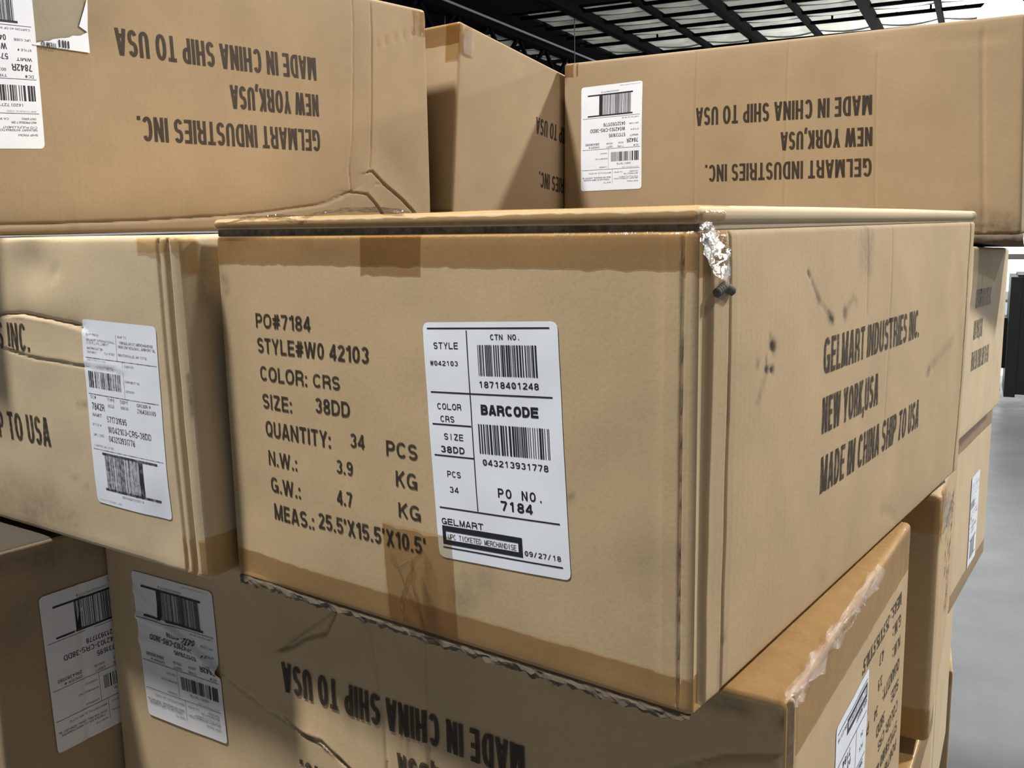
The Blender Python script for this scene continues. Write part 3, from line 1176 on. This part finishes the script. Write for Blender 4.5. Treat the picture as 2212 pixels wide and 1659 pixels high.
def ribbon(pts, widths, name, mat, parent, wob=0.002, seed=0.0, across=None, n=7):
    """A crumpled strip through world points; across is the direction of its width at each point."""
    V, F = [], []
    for i, p in enumerate(pts):
        for j in range(n):
            k = j / (n - 1) - 0.5
            w = Vector(p) + Vector(across[i]) * widths[i] * k
            w = w + Vector((noise.noise(Vector((i * .7, j * .9, seed))), noise.noise(Vector((i * .7, j * .9, seed + 5))),
                            noise.noise(Vector((i * .7, j * .9, seed + 11))))) * wob
            V.append(w)
    for i in range(len(pts) - 1):
        for j in range(n - 1):
            a = i * n + j
            F.append((a, a + 1, a + n + 1, a + n))
    return mesh_obj(name, V, F, mat, parent, True)


# ================================================================== the big carton in the middle
A = [(-.394, 0, 0), (0, 0, 0), (0, .640, 0), (-.394, .648, 0), (-.394, 0, .2650), (0, 0, .2650), (0, .656, .2650), (-.394, .648, .2650)]
marksA = {'+x': [('profile', [(0, 0), (.002, 0), (.0045, -.0024), (.0132, -.0032), (.0152, .0004), (.0315, .0012), (.0342, -.0002), (.0356, -.0028), (.0385, -.0003), (.045, 0)]),
                 ('crease', [(.622, 0), (.622, .27)], .0016, .0022), ('crease', [(.339, .27), (.333, .20), (.331, .1)], .0016, .0006),
                 ('crease', [(.275, .27), (.273, .20)], .0016, .0006), ('crease', [(.152, .2355), (.175, .215), (.195, .203)], .0014, .0005),
                 ('dent', .0965, .1945, .003, .0024, .0016), ('dent', .0955, .181, .0022, .0016, .0012), ('dent', .088, .182, .002, .0016, .001), ('dent', .224, .203, .003, .003, .0010),
                 ('crease', [(.47, .129), (.494, .1326)], .002, .0015), ('crease', [(.34, .03), (.37, .022), (.395, .01)], .002, .001)],
          '-y': [('crease', [(.3855, 0), (.3855, .27)], .0008, .0009), ('profile', [(.372, 0), (.3755, .0006), (.3845, .0008), (.3852, 0)]), ('dent', .02, .12, .03, .2, .003)]}
dirtA = [('+x', .2723, .263, .2751, .233, .009, .42), ('+x', .262, .262, .262, .24, .012, .22), ('+x', .285, .258, .279, .240, .006, .30),
         ('+x', .152, .2365, .155, .2335, .0016, 1.0), ('+x', .159, .229, .172, .217, .0018, .8), ('+x', .169, .2195, .173, .216, .0024, 1.0), ('+x', .172, .216, .190, .205, .0012, .5), ('+x', .191, .2050, .197, .2020, .0036, 1.3),
         ('+x', .2225, .2055, .2235, .202, .0034, 1.3), ('+x', .225, .205, .24, .214, .003, .4), ('+x', .24, .214, .248, .210, .003, .35),
         ('+x', .0940, .1965, .0985, .1935, .0034, 1.5), ('+x', .0925, .202, .0935, .198, .002, .6), ('+x', .0868, .1826, .0885, .1816, .0024, 1.4), ('+x', .0945, .1812, .0962, .1806, .0024, 1.4), ('+x', .087, .190, .0872, .184, .0014, .7),
         ('+x', .074, .188, .0742, .187, .0026, .7), ('+x', .085, .178, .076, .165, .003, .4), ('+x', .468, .129, .476, .131, .0045, .6),
         ('+x', .476, .131, .565, .150, .006, .28), ('+x', .50, .13, .53, .14, .02, .12), ('+x', .0345, .19, .036, .16, .003, .5),
         ('+x', .034, .10, .036, .03, .0022, .35), ('+x', .0325, .030, .0325, .008, .0035, .5), ('+x', .039, .034, .0392, .0335, .0024, 1.0),
         ('+x', .0345, .0, .0345, .26, .0016, .30), ('+x', .012, .25, .012, .265, .006, .4), ('+x', .622, 0, .622, .26, .0022, .3),
         ('+x', .59, .2, .62, .1, .02, .16), ('+x', .10, .262, .6, .262, .004, .12), ('+x', .2, .02, .21, .015, .004, .12),
         ('-y', .232, .032, .236, .034, .010, .42), ('-y', .252, .049, .254, .052, .011, .26), ('-y', .238, .049, .24, .047, .006, .2),
         ('-y', .006, .2337, .0085, .225, .004, .6), ('-y', .0, .24, .0, .02, .010, .22), ('-y', .372, .08, .374, .02, .02, .16),
         ('-y', .317, .113, .3172, .1125, .0018, .9), ('-y', .386, .02, .386, .24, .0018, .3), ('-y', .03, .12, .035, .115, .02, .08)]
shA, rootA = carton(A, 'big open-faced carton in the middle with printed order details and barcode label', mat=KRAFT, seed=2.0,
                    bulge={'-y': 0.003, '+x': 0.004}, marks=marksA, dirt=dirtA, step=0.0045, r=.0045,
                    dense={'+x': (((0, .048, .0008), (.06, .345, .0017), (.612, .632, .0012)), ((.160, .240, .0017),)), '-y': (((.374, .3895, .0008),), ())})
# lid: a taped flap that swells above the dark seam
LID = [(-.3945, -.0012, .2690), (.0010, -.0012, .2672), (.0010, .657, .2656), (-.3945, .65, .2685),
       (-.3945, -.0012, .2768), (.0010, -.0012, .2768), (.0010, .657, .2750), (-.3945, .65, .2760)]
shLid = Shape(LID, r=.0043, bulge={'+z': .0030}, seed=5, wob=.0008)
shLid.shell('top_flap', KRAFT_PALE, rootA, ('-y', '+x', '+z'), .008, .05,
            [('-y', 0, 0, .2, 0, .0022, .5), ('-y', .2, 0, .39, 0, .0022, .5), ('+x', .64, .005, .65, .006, .006, .9)])
shSeam = Shape([(-.393, .0022, .2640), (-.0012, .0022, .2640), (-.0012, .655, .2640), (-.393, .647, .2640),
                (-.393, .0022, .2690), (-.0012, .0022, .2690), (-.0012, .655, .2690), (-.393, .647, .2690)], r=.001, seed=6, wob=.0)
shSeam.shell('flap_edge', RAW_EDGE, rootA, ('-y',), .004, .05,
             [('-y', 0, .002, .39, .002, .006, .9)])['label'] = 'dirty corrugated edge in the seam below the lid'
tape(shLid, [('-y', 0, .394, 0, .0067), ('+z', 0, .394, 0, .040), ('+x', 0, .030, 0, .0067)], rootA, TAPE, .0003)
T0 = shA.H
tape(shA, [('-y', .0005, .3935, .2443, T0), ('+x', 0, .034, .2405, T0)], rootA, TAPE, .0003,
     label='brown tape band along the top edge')
tape(shA, [('-y', .153, .2062, .2385, T0)], rootA, TAPE, .0003, label='short tape tab folded down at the centre of the top edge')
tape(shA, [('-y', .0005, .166, 0, .0228), ('-y', .166, .3935, 0, .0225), ('+x', 0, .012, 0, .022)], rootA, TAPE, .0003,
     label='brown tape band along the bottom edge')
tape(shA, [('-y', .166, .2275, 0, .0735)], rootA, TAPE, .0003, wr=.0012, label='wrinkled tape tab rising from the bottom edge')
# the product label
lblA = lay_label(shA, '-y', [(.2168, .0590), (.3172, .0637), (.3088, .2150), (.2076, .2098)], rootA, PRODUCT_ART, off=.0004, name='product_label',
                 label='white product label with two barcodes')
lay_rows(shA, '-y', END_ROWS, rootA, INK, off=.0003)
lay_rows(shA, '+x', LONG_ROWS, rootA, INK_WORN, off=.0003, s_shift=-.013)


def onA(f, s, t, off):
    return shA.at(f, s, t, off)


# loose clear tape tail over the near top corner
nA = Vector((1, -.35, 0)).normalized()
pts, wd, ac = [], [], []
for i in range(15):
    u = i / 14
    s, t = .002 + .024 * u, .2650 - .0285 * u
    pts.append(shA.at('+x', s, t, .0025 + .004 * math.sin(math.pi * u)))
    wd.append(.019 + .017 * math.sin(math.pi * min(1, u * 1.1)) - .008 * u)
    ac.append(Vector((-.25, .75, .60)))
ribbon(pts, wd, 'loose_tape', FILM, rootA, .0028, 3.0, ac, 9)['label'] = 'twisted clear tape tail hanging at the near top corner'
mb = MB()
for i in range(9):
    p = shA.at('+x', .0165 + .0019 * i, .2352 - .0007 * abs(i - 4), .0015)
    mb.lathe([(0.0003, -.003), (.0022, -.0015), (.0026, .0005), (.0015, .002), (.0003, .0026)], p, 8)
mb.build('tape_end', SEAM_DIRT, rootA, True)['label'] = 'dark gummed-up end of the loose tape'
# curled tape loop near the bottom edge
for (prof, sd) in ((((.176, .052, .0015), (.180, .050, .007), (.190, .048, .012), (.200, .054, .008), (.206, .060, .002)), 1.0),
                   (((.182, .004, .0015), (.186, .016, .006), (.190, .026, .010), (.196, .036, .011), (.198, .050, .006)), 4.0),
                   (((.198, .000, .0015), (.202, .012, .005), (.203, .026, .009), (.201, .040, .010), (.199, .054, .006)), 7.0)):
    pts, wd, ac = [], [], []
    for i in range(17):
        u = i / 16 * (len(prof) - 1)
        k = min(int(u), len(prof) - 2)
        f = u - k
        s, t, o_ = [prof[k][m] * (1 - f) + prof[k + 1][m] * f for m in range(3)]
        pts.append(shA.at('-y', s, t, o_))
        wd.append(.011)
        ac.append(Vector((.35, -.75, .55)))
    ribbon(pts, wd, 'loose_tape', FILM, rootA, .0016, sd, ac, 6)
# crumpled film over the left part of the lid
for (x0, x1, yy, zz, sd) in ((-.30, -.20, .004, .2765, 2.0), (-.385, -.29, .000, .2735, 8.0)):
    pts, wd, ac = [], [], []
    for i in range(19):
        u = i / 18
        pts.append(Vector((x0 + (x1 - x0) * u, yy, zz + .004 * math.sin(math.pi * u))))
        wd.append(.013)
        ac.append(Vector((0, .9, .25)))
    ribbon(pts, wd, 'loose_tape', FILM, rootA, .0022, sd, ac, 8)
# torn liner and shredded tape along the bottom front edge
V, F = [], []
NS = 150
for i in range(NS + 1):
    u = i / NS
    x = -.392 + .390 * u
    for j in range(6):
        k = j / 5
        dz = -.0080 * k * min(1.0, (.0005 - x) / .03 + .35)
        n1 = noise.noise(Vector((x * 70, k * 3, 2.0)))
        n2 = noise.noise(Vector((x * 170, k * 5, 9.0)))
        y = .0022 - .0016 * math.sin(math.pi * k) + .0020 * n1 * k + .0010 * n2
        V.append(Vector((x, y, .0015 + dz + .0028 * n2 * k + .0018 * n1)))
for i in range(NS):
    for j in range(5):
        a = i * 6 + j
        F.append((a, a + 6, a + 7, a + 1))
mesh_obj('torn_liner', V, F, LINER_AND_GAP_SHADE, rootA, False)['label'] = 'torn paper liner and tape shreds along the bottom edge'

# ================================================================== carton on the left, same layer
B = [(-1.05, -.047, .001), (-.3985, -.024, .001), (-.416, .37, .001), (-1.064, .347, .001), (-1.052, -.049, .2655), (-.404, -.025, .2655), (-.42, .37, .2655), (-1.066, .345, .2655)]
marksB = {'-y': [('crease', [(.30, .197), (.3866, .1966), (.4297, .199), (.4692, .1957), (.5137, .1920), (.518, .190)], .0013, .0026, -.0020),
                 ('crease', [(.3, .18), (.38, .169), (.437, .162), (.5174, .1593), (.56, .158)], .0012, .0012, .0008),
                 ('dent', .45, .24, .03, .02, .004), ('crease', [(.478, .232), (.492, .240)], .002, .0018),
                 ('profile', [(.612, 0), (.6225, .0), (.6245, -.0026), (.627, -.0008), (.630, .0016), (.6335, .0012), (.6355, -.0026), (.638, -.0010), (.641, .0014), (.6445, .0004), (.6475, -.0006), (.649, 0)]), ('dent', .6, .03, .02, .03, .002)],
          '+x': [('ridge', .012, .006, .002)]}
dirtB = [('-y', .498, .0905, .4985, .0902, .0022, 1.0), ('-y', .40, .02, .44, .03, .018, .35), ('-y', .42, .015, .47, .02, .012, .3), ('-y', .34, .03, .40, .035, .02, .25),
         ('-y', .47, .065, .50, .055, .002, .3), ('-y', .627, 0, .627, .26, .0018, .3), ('-y', .3866, .1966, .518, .191, .0018, .35), ('-y', .50, .128, .514, .127, .002, .5),
         ('+x', .02, .22, .02, .24, .012, .4), ('-y', .648, .16, .6485, .13, .0024, .8), ('-y', .58, .02, .582, .019, .002, .5)]
shB, rootB = carton(B, 'carton left of the middle one with shipping label beside its crushed corner', mat=KRAFT_PALE, seed=11.0,
                    bulge={'-y': .004}, marks=marksB, dirt=dirtB, step=.0055,
                    dense={'-y': (((.612, .649, .0008),), ((.155, .172, .0014), (.186, .202, .0011)))})
lay_label(shB, '-y', [(.5141, .0434), (.6113, .0420), (.6152, .1963), (.5179, .1985)], rootB, label='white shipping label the right way up', off=.0004, ink=GREY_PRINT)
lay_rows(shB, '-y', LONG_ROWS, rootB, INK_WORN, s_shift=-.001)
tape(shB, [('-y', .622, .651, 0, .032), ('+x', 0, .05, 0, .034)], rootB, TAPE, .0003, label='brown tape on the bottom corner')
tape(shB, [('-y', .600, .651, .252, .2645), ('+x', 0, .016, .236, .2645)], rootB, TAPE_GLOSSY, .0007, wr=.003, label='crumpled tape on the top corner')

# ================================================================== upper left carton, lettering upside down
C = [(-1.074, -.09, .2680), (-.68, -.09, .2680), (-.68, .571, .2695), (-1.074, .571, .2695), (-1.075, -.093, .55), (-.681, -.093, .546), (-.676, .567, .556), (-1.07, .567, .556)]
marksC = {'+x': [('crease', [(.5568, .2822), (.549, .18), (.544, .1109), (.5428, .0908), (.5385, .076)], .0013, .0012, .0007),
                 ('crease', [(.5247, .2822), (.516, .18), (.510, .1091), (.502, .0724), (.5057, .0443)], .0013, .0010, -.0007),
                 ('crease', [(.534, .069), (.544, .0708), (.5685, .0539), (.5939, .0395), (.6203, .0214), (.630, .012)], .0013, .0030, .0022),
                 ('crease', [(.5057, .0443), (.534, .0418), (.546, .033), (.558, .0215), (.566, .010)], .0012, .0026, .0018),
                 ('crease', [(.534, .0418), (.549, .055), (.5685, .0539)], .0011, .0010),
                 ('crease', [(.02, .0085), (.0705, .0088), (.1358, .0095), (.2096, .0112), (.2995, .0150), (.3626, .0185), (.4177, .0243), (.4544, .0281), (.4776, .0350), (.4976, .0414), (.5057, .0443)], .0014, .0026, -.0026),
                 ('crease', [(.5618, .2276), (.61, .243), (.6644, .2603)], .0014, .0016, .0006), ('dent', .58, .08, .03, .03, .003)]}
dirtC = [('+x', .07, .010, .30, .016, .0016, .25), ('+x', .14, .007, .141, .005, .003, .5), ('+x', .545, .070, .62, .0214, .0010, .35), ('+x', .53, .0418, .56, .02, .0010, .4),
         ('+x', .145, .185, .1455, .184, .0026, .7), ('+x', .12, .19, .17, .20, .03, .22), ('+x', .62, .004, .65, .004, .003, .4)]
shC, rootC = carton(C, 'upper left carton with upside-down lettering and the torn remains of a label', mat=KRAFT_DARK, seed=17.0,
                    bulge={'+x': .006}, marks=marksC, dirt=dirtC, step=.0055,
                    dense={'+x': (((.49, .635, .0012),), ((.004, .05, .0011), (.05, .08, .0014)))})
lay_label(shC, '+x', [(.1207, .235), (.019, .232), (.0165, .0745), (.1175, .0789)], rootC, label='white upside-down shipping label', off=.0004)
lay_rows(shC, '+x', LONG_ROWS, rootC, INK, flip=True, s_shift=.0095, xs=.992, anchor=.196)
tape(shC, [('+x', .635, .661, .248, .279)], rootC, TAPE_GLOSSY, .0007, wr=.001)
RES = cardboard('peeled_grey_liner', (0.30, 0.265, 0.195), 0.9)
tape(shC, [('+x', .118, .1695, .176, .262)], rootC, RES, .00015, 'label_residue', 'grey patch where the label was peeled off')
# torn label remains: an L of paper with a ragged inner edge
q = [(.1737, .2207), (.1704, .1710), (.1161, .1720)]
V, F = [], []
strip = []
for i in range(15):
    u = i / 14
    so, to = q[2][0] + (q[1][0] - q[2][0]) * u, q[2][1] + (q[1][1] - q[2][1]) * u
    hgt = (.0012 + .0165 * u) * (1 + .25 * noise.noise(Vector((u * 9, 1, 1)))) if u < .93 else .019
    strip.append(((so, to), (so, to + hgt)))
for i in range(1, 13):
    u = i / 12
    so, to = q[1][0] + (q[0][0] - q[1][0]) * u, q[1][1] + .019 + (q[0][1] - q[1][1] - .019) * u
    strip.append(((so, to), (so - .0085 * (1 - u) - .0006, to + .002 * (1 - u))))
for a, b in strip:
    V += [shC.at('+x', a[0], a[1], .0012), shC.at('+x', b[0], b[1], .0012)]
for i in range(len(strip) - 1):
    k = i * 2
    if i == 14:
        continue
    F.append((k, k + 2, k + 3, k + 1))
F.append((28, 30, 31, 29))
tl = mesh_obj('torn_label', V, F, PAPER, rootC, True)
tl['label'] = 'ragged white corner left from a torn label'
lay_art(shC, '+x', torn_label_art(), [(.1735, .2470), (.118, .2470), (.118, .1630), (.1715, .1615)], .0018, 'label_print', BLACK, tl)

# ================================================================== tilted carton between the two upper ones
D = [(-1.05, .60, .265), (-.657, .586, .267), (-.722, 1.273, .192), (-1.11, 1.25, .190), (-1.05, .63, .548), (-.659, .618, .548), (-.725, 1.305, .471), (-1.11, 1.28, .471)]
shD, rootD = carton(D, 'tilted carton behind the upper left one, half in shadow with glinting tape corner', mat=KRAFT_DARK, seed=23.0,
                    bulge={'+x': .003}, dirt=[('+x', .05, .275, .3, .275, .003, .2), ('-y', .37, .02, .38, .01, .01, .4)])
TD = shD.H
tape(shD, [('-y', .20, .393, TD - .030, TD)], rootD, TAPE, .0003)
tape(shD, [('-y', .366, .393, TD - .052, TD), ('+x', 0, .033, TD - .043, TD)], rootD, TAPE_GLOSSY, .0010, wr=.0015, label='shiny creased tape on the top corner')
tape(shD, [('+x', .008, .029, TD - .042, TD - .012)], rootD, FILM, .0018, 'tape_wrinkle', 'glinting wrinkled tape end', wr=.0035)
tape(shD, [('-y', .20, .393, 0, .026)], rootD, TAPE, .0003)
lay_rows(shD, '+x', LONG_ROWS, rootD, INK, flip=True, s_shift=.011, t_shift=.004)

# ================================================================== upper right carton
E_ = [(-.682, .904, .252), (.005, .902, .247), (.005, 1.296, .247), (-.682, 1.298, .252), (-.678, .904, .527), (-.006, .902, .512), (-.006, 1.296, .512), (-.678, 1.298, .527)]
marksE = {'-y': [('crease', [(.2412, .27), (.2391, .0)], .002, .0010), ('crease', [(.383, .27), (.379, .0)], .002, .0008), ('crease', [(.5057, .24), (.5057, .0)], .002, .0007),
                 ('crease', [(.6334, .25), (.64, 0)], .003, .0014), ('crease', [(.022, 0), (.022, .28)], .003, .0016), ('crease', [(.50, .249), (.66, .243)], .002, .0012)]}
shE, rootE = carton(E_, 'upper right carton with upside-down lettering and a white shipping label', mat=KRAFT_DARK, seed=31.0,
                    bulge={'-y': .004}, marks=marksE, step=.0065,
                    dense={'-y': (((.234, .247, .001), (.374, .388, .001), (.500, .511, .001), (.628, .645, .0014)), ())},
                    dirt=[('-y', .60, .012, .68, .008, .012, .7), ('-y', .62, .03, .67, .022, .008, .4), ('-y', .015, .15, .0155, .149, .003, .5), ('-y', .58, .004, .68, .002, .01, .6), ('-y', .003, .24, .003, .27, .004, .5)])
lay_label(shE, '-y', [(.1497, .2312), (.0356, .2288), (.0355, .0690), (.1486, .0705)], rootE, label='clean white upside-down shipping label', off=.0004)
lay_rows(shE, '-y', LONG_ROWS, rootE, INK, flip=True, s_shift=-.014)
tape(shE, [('-y', 0, .028, .247, shE.H)], rootE, TAPE, .0003)
V, F = [], []  # crushed edge plus a dark sheet standing in for the shaded gap below
NX = 60
for i in range(NX + 1):
    x = -.125 + .133 * i / NX
    for j, (y, z) in enumerate(((.9085, .2475), (.9035, .2468), (.9020, .2425), (.9040, .2385), (.9100, .2362), (.99, .2330), (1.285, .2208))):
        n1 = noise.noise(Vector((x * 60, j * .8, 3.0)))
        n2 = noise.noise(Vector((x * 150, j * 1.7, 7.0)))
        hang = -.0028 * smooth01((x + .045) / .03) * smooth01((j - 1) / 3)
        V.append(Vector((x, y + .004 * n1 + .002 * n2, z + (hang + .0020 * n1 + .0012 * n2 if 0 < j < 5 else 0))))
for i in range(NX):
    for j in range(6):
        a = i * 7 + j
        F.append((a, a + 1, a + 8, a + 7))
mesh_obj('crushed_edge_gap_fill', V, F, LINER_AND_GAP_SHADE, rootE, True)['label'] = 'crushed bottom edge with a dark sheet filling the shadow gap'

# ================================================================== carton behind the middle one
Fb = [(-.42, .70, .002), (-.025, .70, .002), (-.078, 1.335, -.048), (-.47, 1.335, -.048), (-.42, .70, .238), (-.025, .70, .238), (-.078, 1.335, .218), (-.47, 1.335, .218)]
shF, rootF = carton(Fb, 'carton behind the middle one, its narrow pale side seen before the bright door', mat=KRAFT_PALE, seed=37.0, step=.008,
                    marks={'+x': [('crease', [(.25, .27), (.26, .13)], .003, .002)]}, dirt=[('+x', .15, .262, .33, .258, .012, .5)])
lay_rows(shF, '+x', LONG_ROWS, rootF, INK_FADED, s_shift=.0, xs=.80, anchor=.20)

# ================================================================== carton under the middle one
Hb = [(-.62, .017, -.281), (.034, .052, -.279), (.004, .44, -.279), (-.62, .405, -.281), (-.62, .017, -.012), (.034, .050, -.0035), (.004, .438, -.0035), (-.62, .403, -.012)]
marksH = {'-y': [('crease', [(.3287, .262), (.335, .22), (.3419, .17), (.345, .10)], .0018, .0016, .0006), ('crease', [(.3815, .268), (.3832, .20), (.385, .08)], .0018, .0014, -.0006), ('crease', [(.352, .265), (.362, .2), (.365, .1)], .002, -.0010),
                 ('crease', [(.298, .258), (.2895, .245), (.2834, .2349), (.262, .226), (.248, .216), (.234, .2098)], .0013, .0034, .0016),
                 ('crease', [(.16, .17), (.1668, .1661), (.20, .155), (.2555, .1417), (.275, .136)], .0013, .0018, .0012), ('crease', [(.235, .151), (.2555, .1400), (.275, .141), (.3011, .127), (.32, .118)], .0014, .0036, .0016),
                 ('crease', [(.51, .26), (.5426, .2373), (.56, .21)], .0014, .0010), ('crease', [(.655, .245), (.61, .231), (.5687, .2073), (.52, .18)], .0020, .0022, .0016), ('crease', [(.655, .225), (.62, .205)], .0020, .0022, .0012),
                 ('dent', .29, .24, .03, .02, .003), ('crease', [(.198, .0), (.196, .16)], .0014, .0008, .0005)],
          '+x': [('profile', [(0, 0), (.004, 0), (.006, -.003), (.010, -.001), (.0125, .0018), (.0155, .0004), (.0175, -.0034), (.0205, -.0006), (.026, 0)])]}
dirtH = [('-y', .50, .262, .62, .264, .006, .5), ('-y', .298, .258, .234, .2098, .0014, .5), ('-y', .255, .140, .30, .127, .0016, .6), ('-y', .646, .262, .654, .255, .005, .9),
         ('+x', .006, .25, .006, .2, .003, .5), ('-y', .49, .255, .53, .25, .014, .15)]
shH, rootH = carton(Hb, 'crumpled carton under the middle one with upside-down lettering and wrinkled label', mat=KRAFT, seed=41.0,
                    bulge={'-y': .0}, marks=marksH, dirt=dirtH, step=.005,
                    dense={'-y': (((.035, .18, .0022), (.225, .31, .0013), (.325, .39, .0010)), ((.115, .26, .0015),)), '+x': (((0, .028, .001),), ())})
shH.marks['-y'] += [('crease', [(.04, .200), (.10, .196), (.168, .168)], .0030, -.0024), ('crease', [(.045, .225), (.09, .2), (.168, .165)], .003, -.0018), ('crease', [(.04, .175), (.12, .182), (.168, .168)], .005, -.0016)]
lay_label(shH, '-y', [(.1701, .1691), (.0512, .2030), (.0505, .1007), (.1561, .1029)][0:0] or [(.1537, .2444), (.0420, .2440), (.0499, .1007), (.1600, .1029)], rootH,
          label='wrinkled grey-white shipping label upside down', paper=PAPER_OLD, off=.0010, lift=.0006)
lay_rows(shH, '-y', LONG_ROWS, rootH, INK, flip=True, xs=.905, anchor=.196, s_shift=-.020, t_shift=-.006, slant=-.018, off=.0009)
TH = shH.H
pts, wd, ac = [], [], []
for i in range(60):
    u = i / 59
    pts.append(Vector((.0355, .052, -.0022)).lerp(Vector((.0170, .300, -.0022)), u) + Vector((0, 0, .0006)))
    wd.append(.010 + .005 * noise.noise(Vector((u * 11, 2, 5))))
    ac.append(Vector((.7, .05, -.7)))
ribbon(pts, wd, 'creased_tape', FILM, rootH, .0022, 14.0, ac, 7)['label'] = 'creased clear tape ridge along the right top edge'
tape(shH, [('+x', .0, .393, TH - .042, TH), ('+z', .59, .655, .0, .39)], rootH, TAPE_GLOSSY, .0006, wr=.0012, label='shiny creased tape over the right top edge')
lay_label(shH, '+x', [(.2249, .2020), (.1235, .1990), (.1190, .0470), (.2200, .0500)], rootH, PRODUCT_ART, label='white product label upside down', name='product_label')
lay_rows(shH, '+x', END_ROWS, rootH, INK_WORN, flip=True, s_shift=-.018)

# ================================================================== carton at the lower left
I_ = [(-1.02, -.092, -.283), (-.6235, -.092, -.283), (-.6235, .56, -.283), (-1.02, .56, -.283), (-1.02, -.090, -.004), (-.6235, -.090, -.004), (-.6235, .56, -.004), (-1.02, .56, -.004)]
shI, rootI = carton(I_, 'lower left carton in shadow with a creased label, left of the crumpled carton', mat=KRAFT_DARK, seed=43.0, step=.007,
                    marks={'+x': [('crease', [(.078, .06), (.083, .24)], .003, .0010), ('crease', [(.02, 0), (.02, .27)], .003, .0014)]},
                    fine=('-y', '+x', '+z'), dirt=[('+z', .1, .02, .40, .02, .06, 4.0), ('+x', 0, .27, .06, .262, .014, .5), ('+x', .10, .265, .2, .268, .02, .4), ('+x', .02, .2, .03, .22, .015, .3)])  # the top-face entry is shade painted onto the ledge
lay_label(shI, '+x', [(.1462, .2290), (.0436, .2267), (.0476, .0725), (.1500, .0780)], rootI, label='grey-white shipping label running behind the next carton', paper=PAPER_OLD, off=.0012)

# ================================================================== cartons down the right side
K_ = [(-.595, .48, -.272), (.007, .54, -.270), (-.058, .934, -.272), (-.60, .88, -.272), (-.595, .48, -.003), (.007, .54, -.003), (-.058, .934, -.026), (-.60, .88, -.026)]
shK, rootK = carton(K_, 'carton tucked under the far end of the middle one, its front in shadow', mat=KRAFT, seed=47.0, step=.008, r=.007,
                    marks={'+x': [('crease', [(.03, 0), (.03, .27)], .006, .003)], '-y': [('ridge', .60, .012, .003)]})
TK = shK.H
tape(shK, [('-y', .40, .63, 0, .036), ('+x', 0, .02, 0, .036)], rootK, TAPE, .0003)
tape(shK, [('-y', .50, .63, TK - .04, TK), ('+x', 0, .07, TK - .05, TK)], rootK, TAPE_GLOSSY, .0007, wr=.003, label='crumpled shiny tape on the top corner')
pts, wd, ac = [], [], []
for i in range(14):
    u = i / 13
    pts.append(shK.at('+x', .004 + .022 * u, TK - .004 - .040 * u, .004 + .003 * math.sin(3.1 * u)))
    wd.append(.020)
    ac.append(Vector((.3, .5, .7)))
ribbon(pts, wd, 'loose_tape', FILM, rootK, .0035, 21.0, ac, 7)['label'] = 'crumpled clear tape at the top corner'
lay_rows(shK, '+x', END_ROWS, rootK, INK_WORN, flip=True, s_shift=.05)
G_ = [(-.47, 1.0, -.31), (-.0715, 1.0, -.31), (-.098, 1.40, -.335), (-.49, 1.4, -.335), (-.47, 1.0, -.037), (-.0715, 1.0, -.037), (-.098, 1.40, -.062), (-.49, 1.4, -.062)]
shG, rootG = carton(G_, 'far carton with a narrow white label and the grey floor behind its edge', mat=KRAFT_PALE, seed=53.0, step=.01)
TG = shG.H
tape(shG, [('+x', 0, .40, TG - .03, TG), ('-y', .2, .45, TG - .03, TG)], rootG, TAPE, .0003)
tape(shG, [('+x', 0, .40, 0, .03)], rootG, TAPE, .0003)
lay_label(shG, '+x', [(.168, .0285), (.268, .0285), (.268, .180), (.168, .180)], rootG, label='narrow white shipping label', off=.001, ink=GREY_PRINT)
L_ = [(-.37, .06, -.56), (.050, .06, -.56), (-.021, .694, -.56), (-.40, .694, -.56), (-.37, .06, -.285), (.050, .06, -.285), (-.021, .694, -.285), (-.40, .694, -.285)]
shL, rootL = carton(L_, 'lowest carton at the bottom right, its taped top edge under the shadowed one', mat=KRAFT, seed=59.0, step=.01)
TL = shL.H
tape(shL, [('+x', .3, .637, TL - .04, TL), ('+z', .3, .41, .3, .634)], rootL, TAPE, .0003)
N_ = [(-.62, .807, -.57), (-.0453, .807, -.57), (-.104, 1.2, -.60), (-.68, 1.2, -.60), (-.62, .807, -.290), (-.0453, .807, -.290), (-.104, 1.2, -.345), (-.68, 1.2, -.345)]
shN, rootN = carton(N_, 'low carton under the labelled far one, with a black split along its side', mat=KRAFT_PALE, seed=61.0, step=.008,
                    marks={'+x': [('crease', [(.06, .22), (.05, .14), (.07, .05)], .004, .006)]}, dirt=[('+x', .06, .22, .05, .14, .004, 1.0), ('+x', .05, .14, .07, .05, .004, 1.0)])
M_ = [(-.8, 1.47, -.88), (-.149, 1.47, -.88), (-.196, 1.66, -.88), (-.8, 1.66, -.88), (-.8, 1.47, -.61), (-.149, 1.47, -.61), (-.196, 1.66, -.61), (-.8, 1.66, -.61)]
shM, rootM = carton(M_, 'dark front of the lowest carton, farthest down the right side', mat=KRAFT, seed=67.0, step=.01)
tape(shM, [('-y', .4, .65, shM.H - .03, shM.H), ('+z', .4, .65, 0, .05)], rootM, TAPE_GLOSSY, .0006, wr=.002)
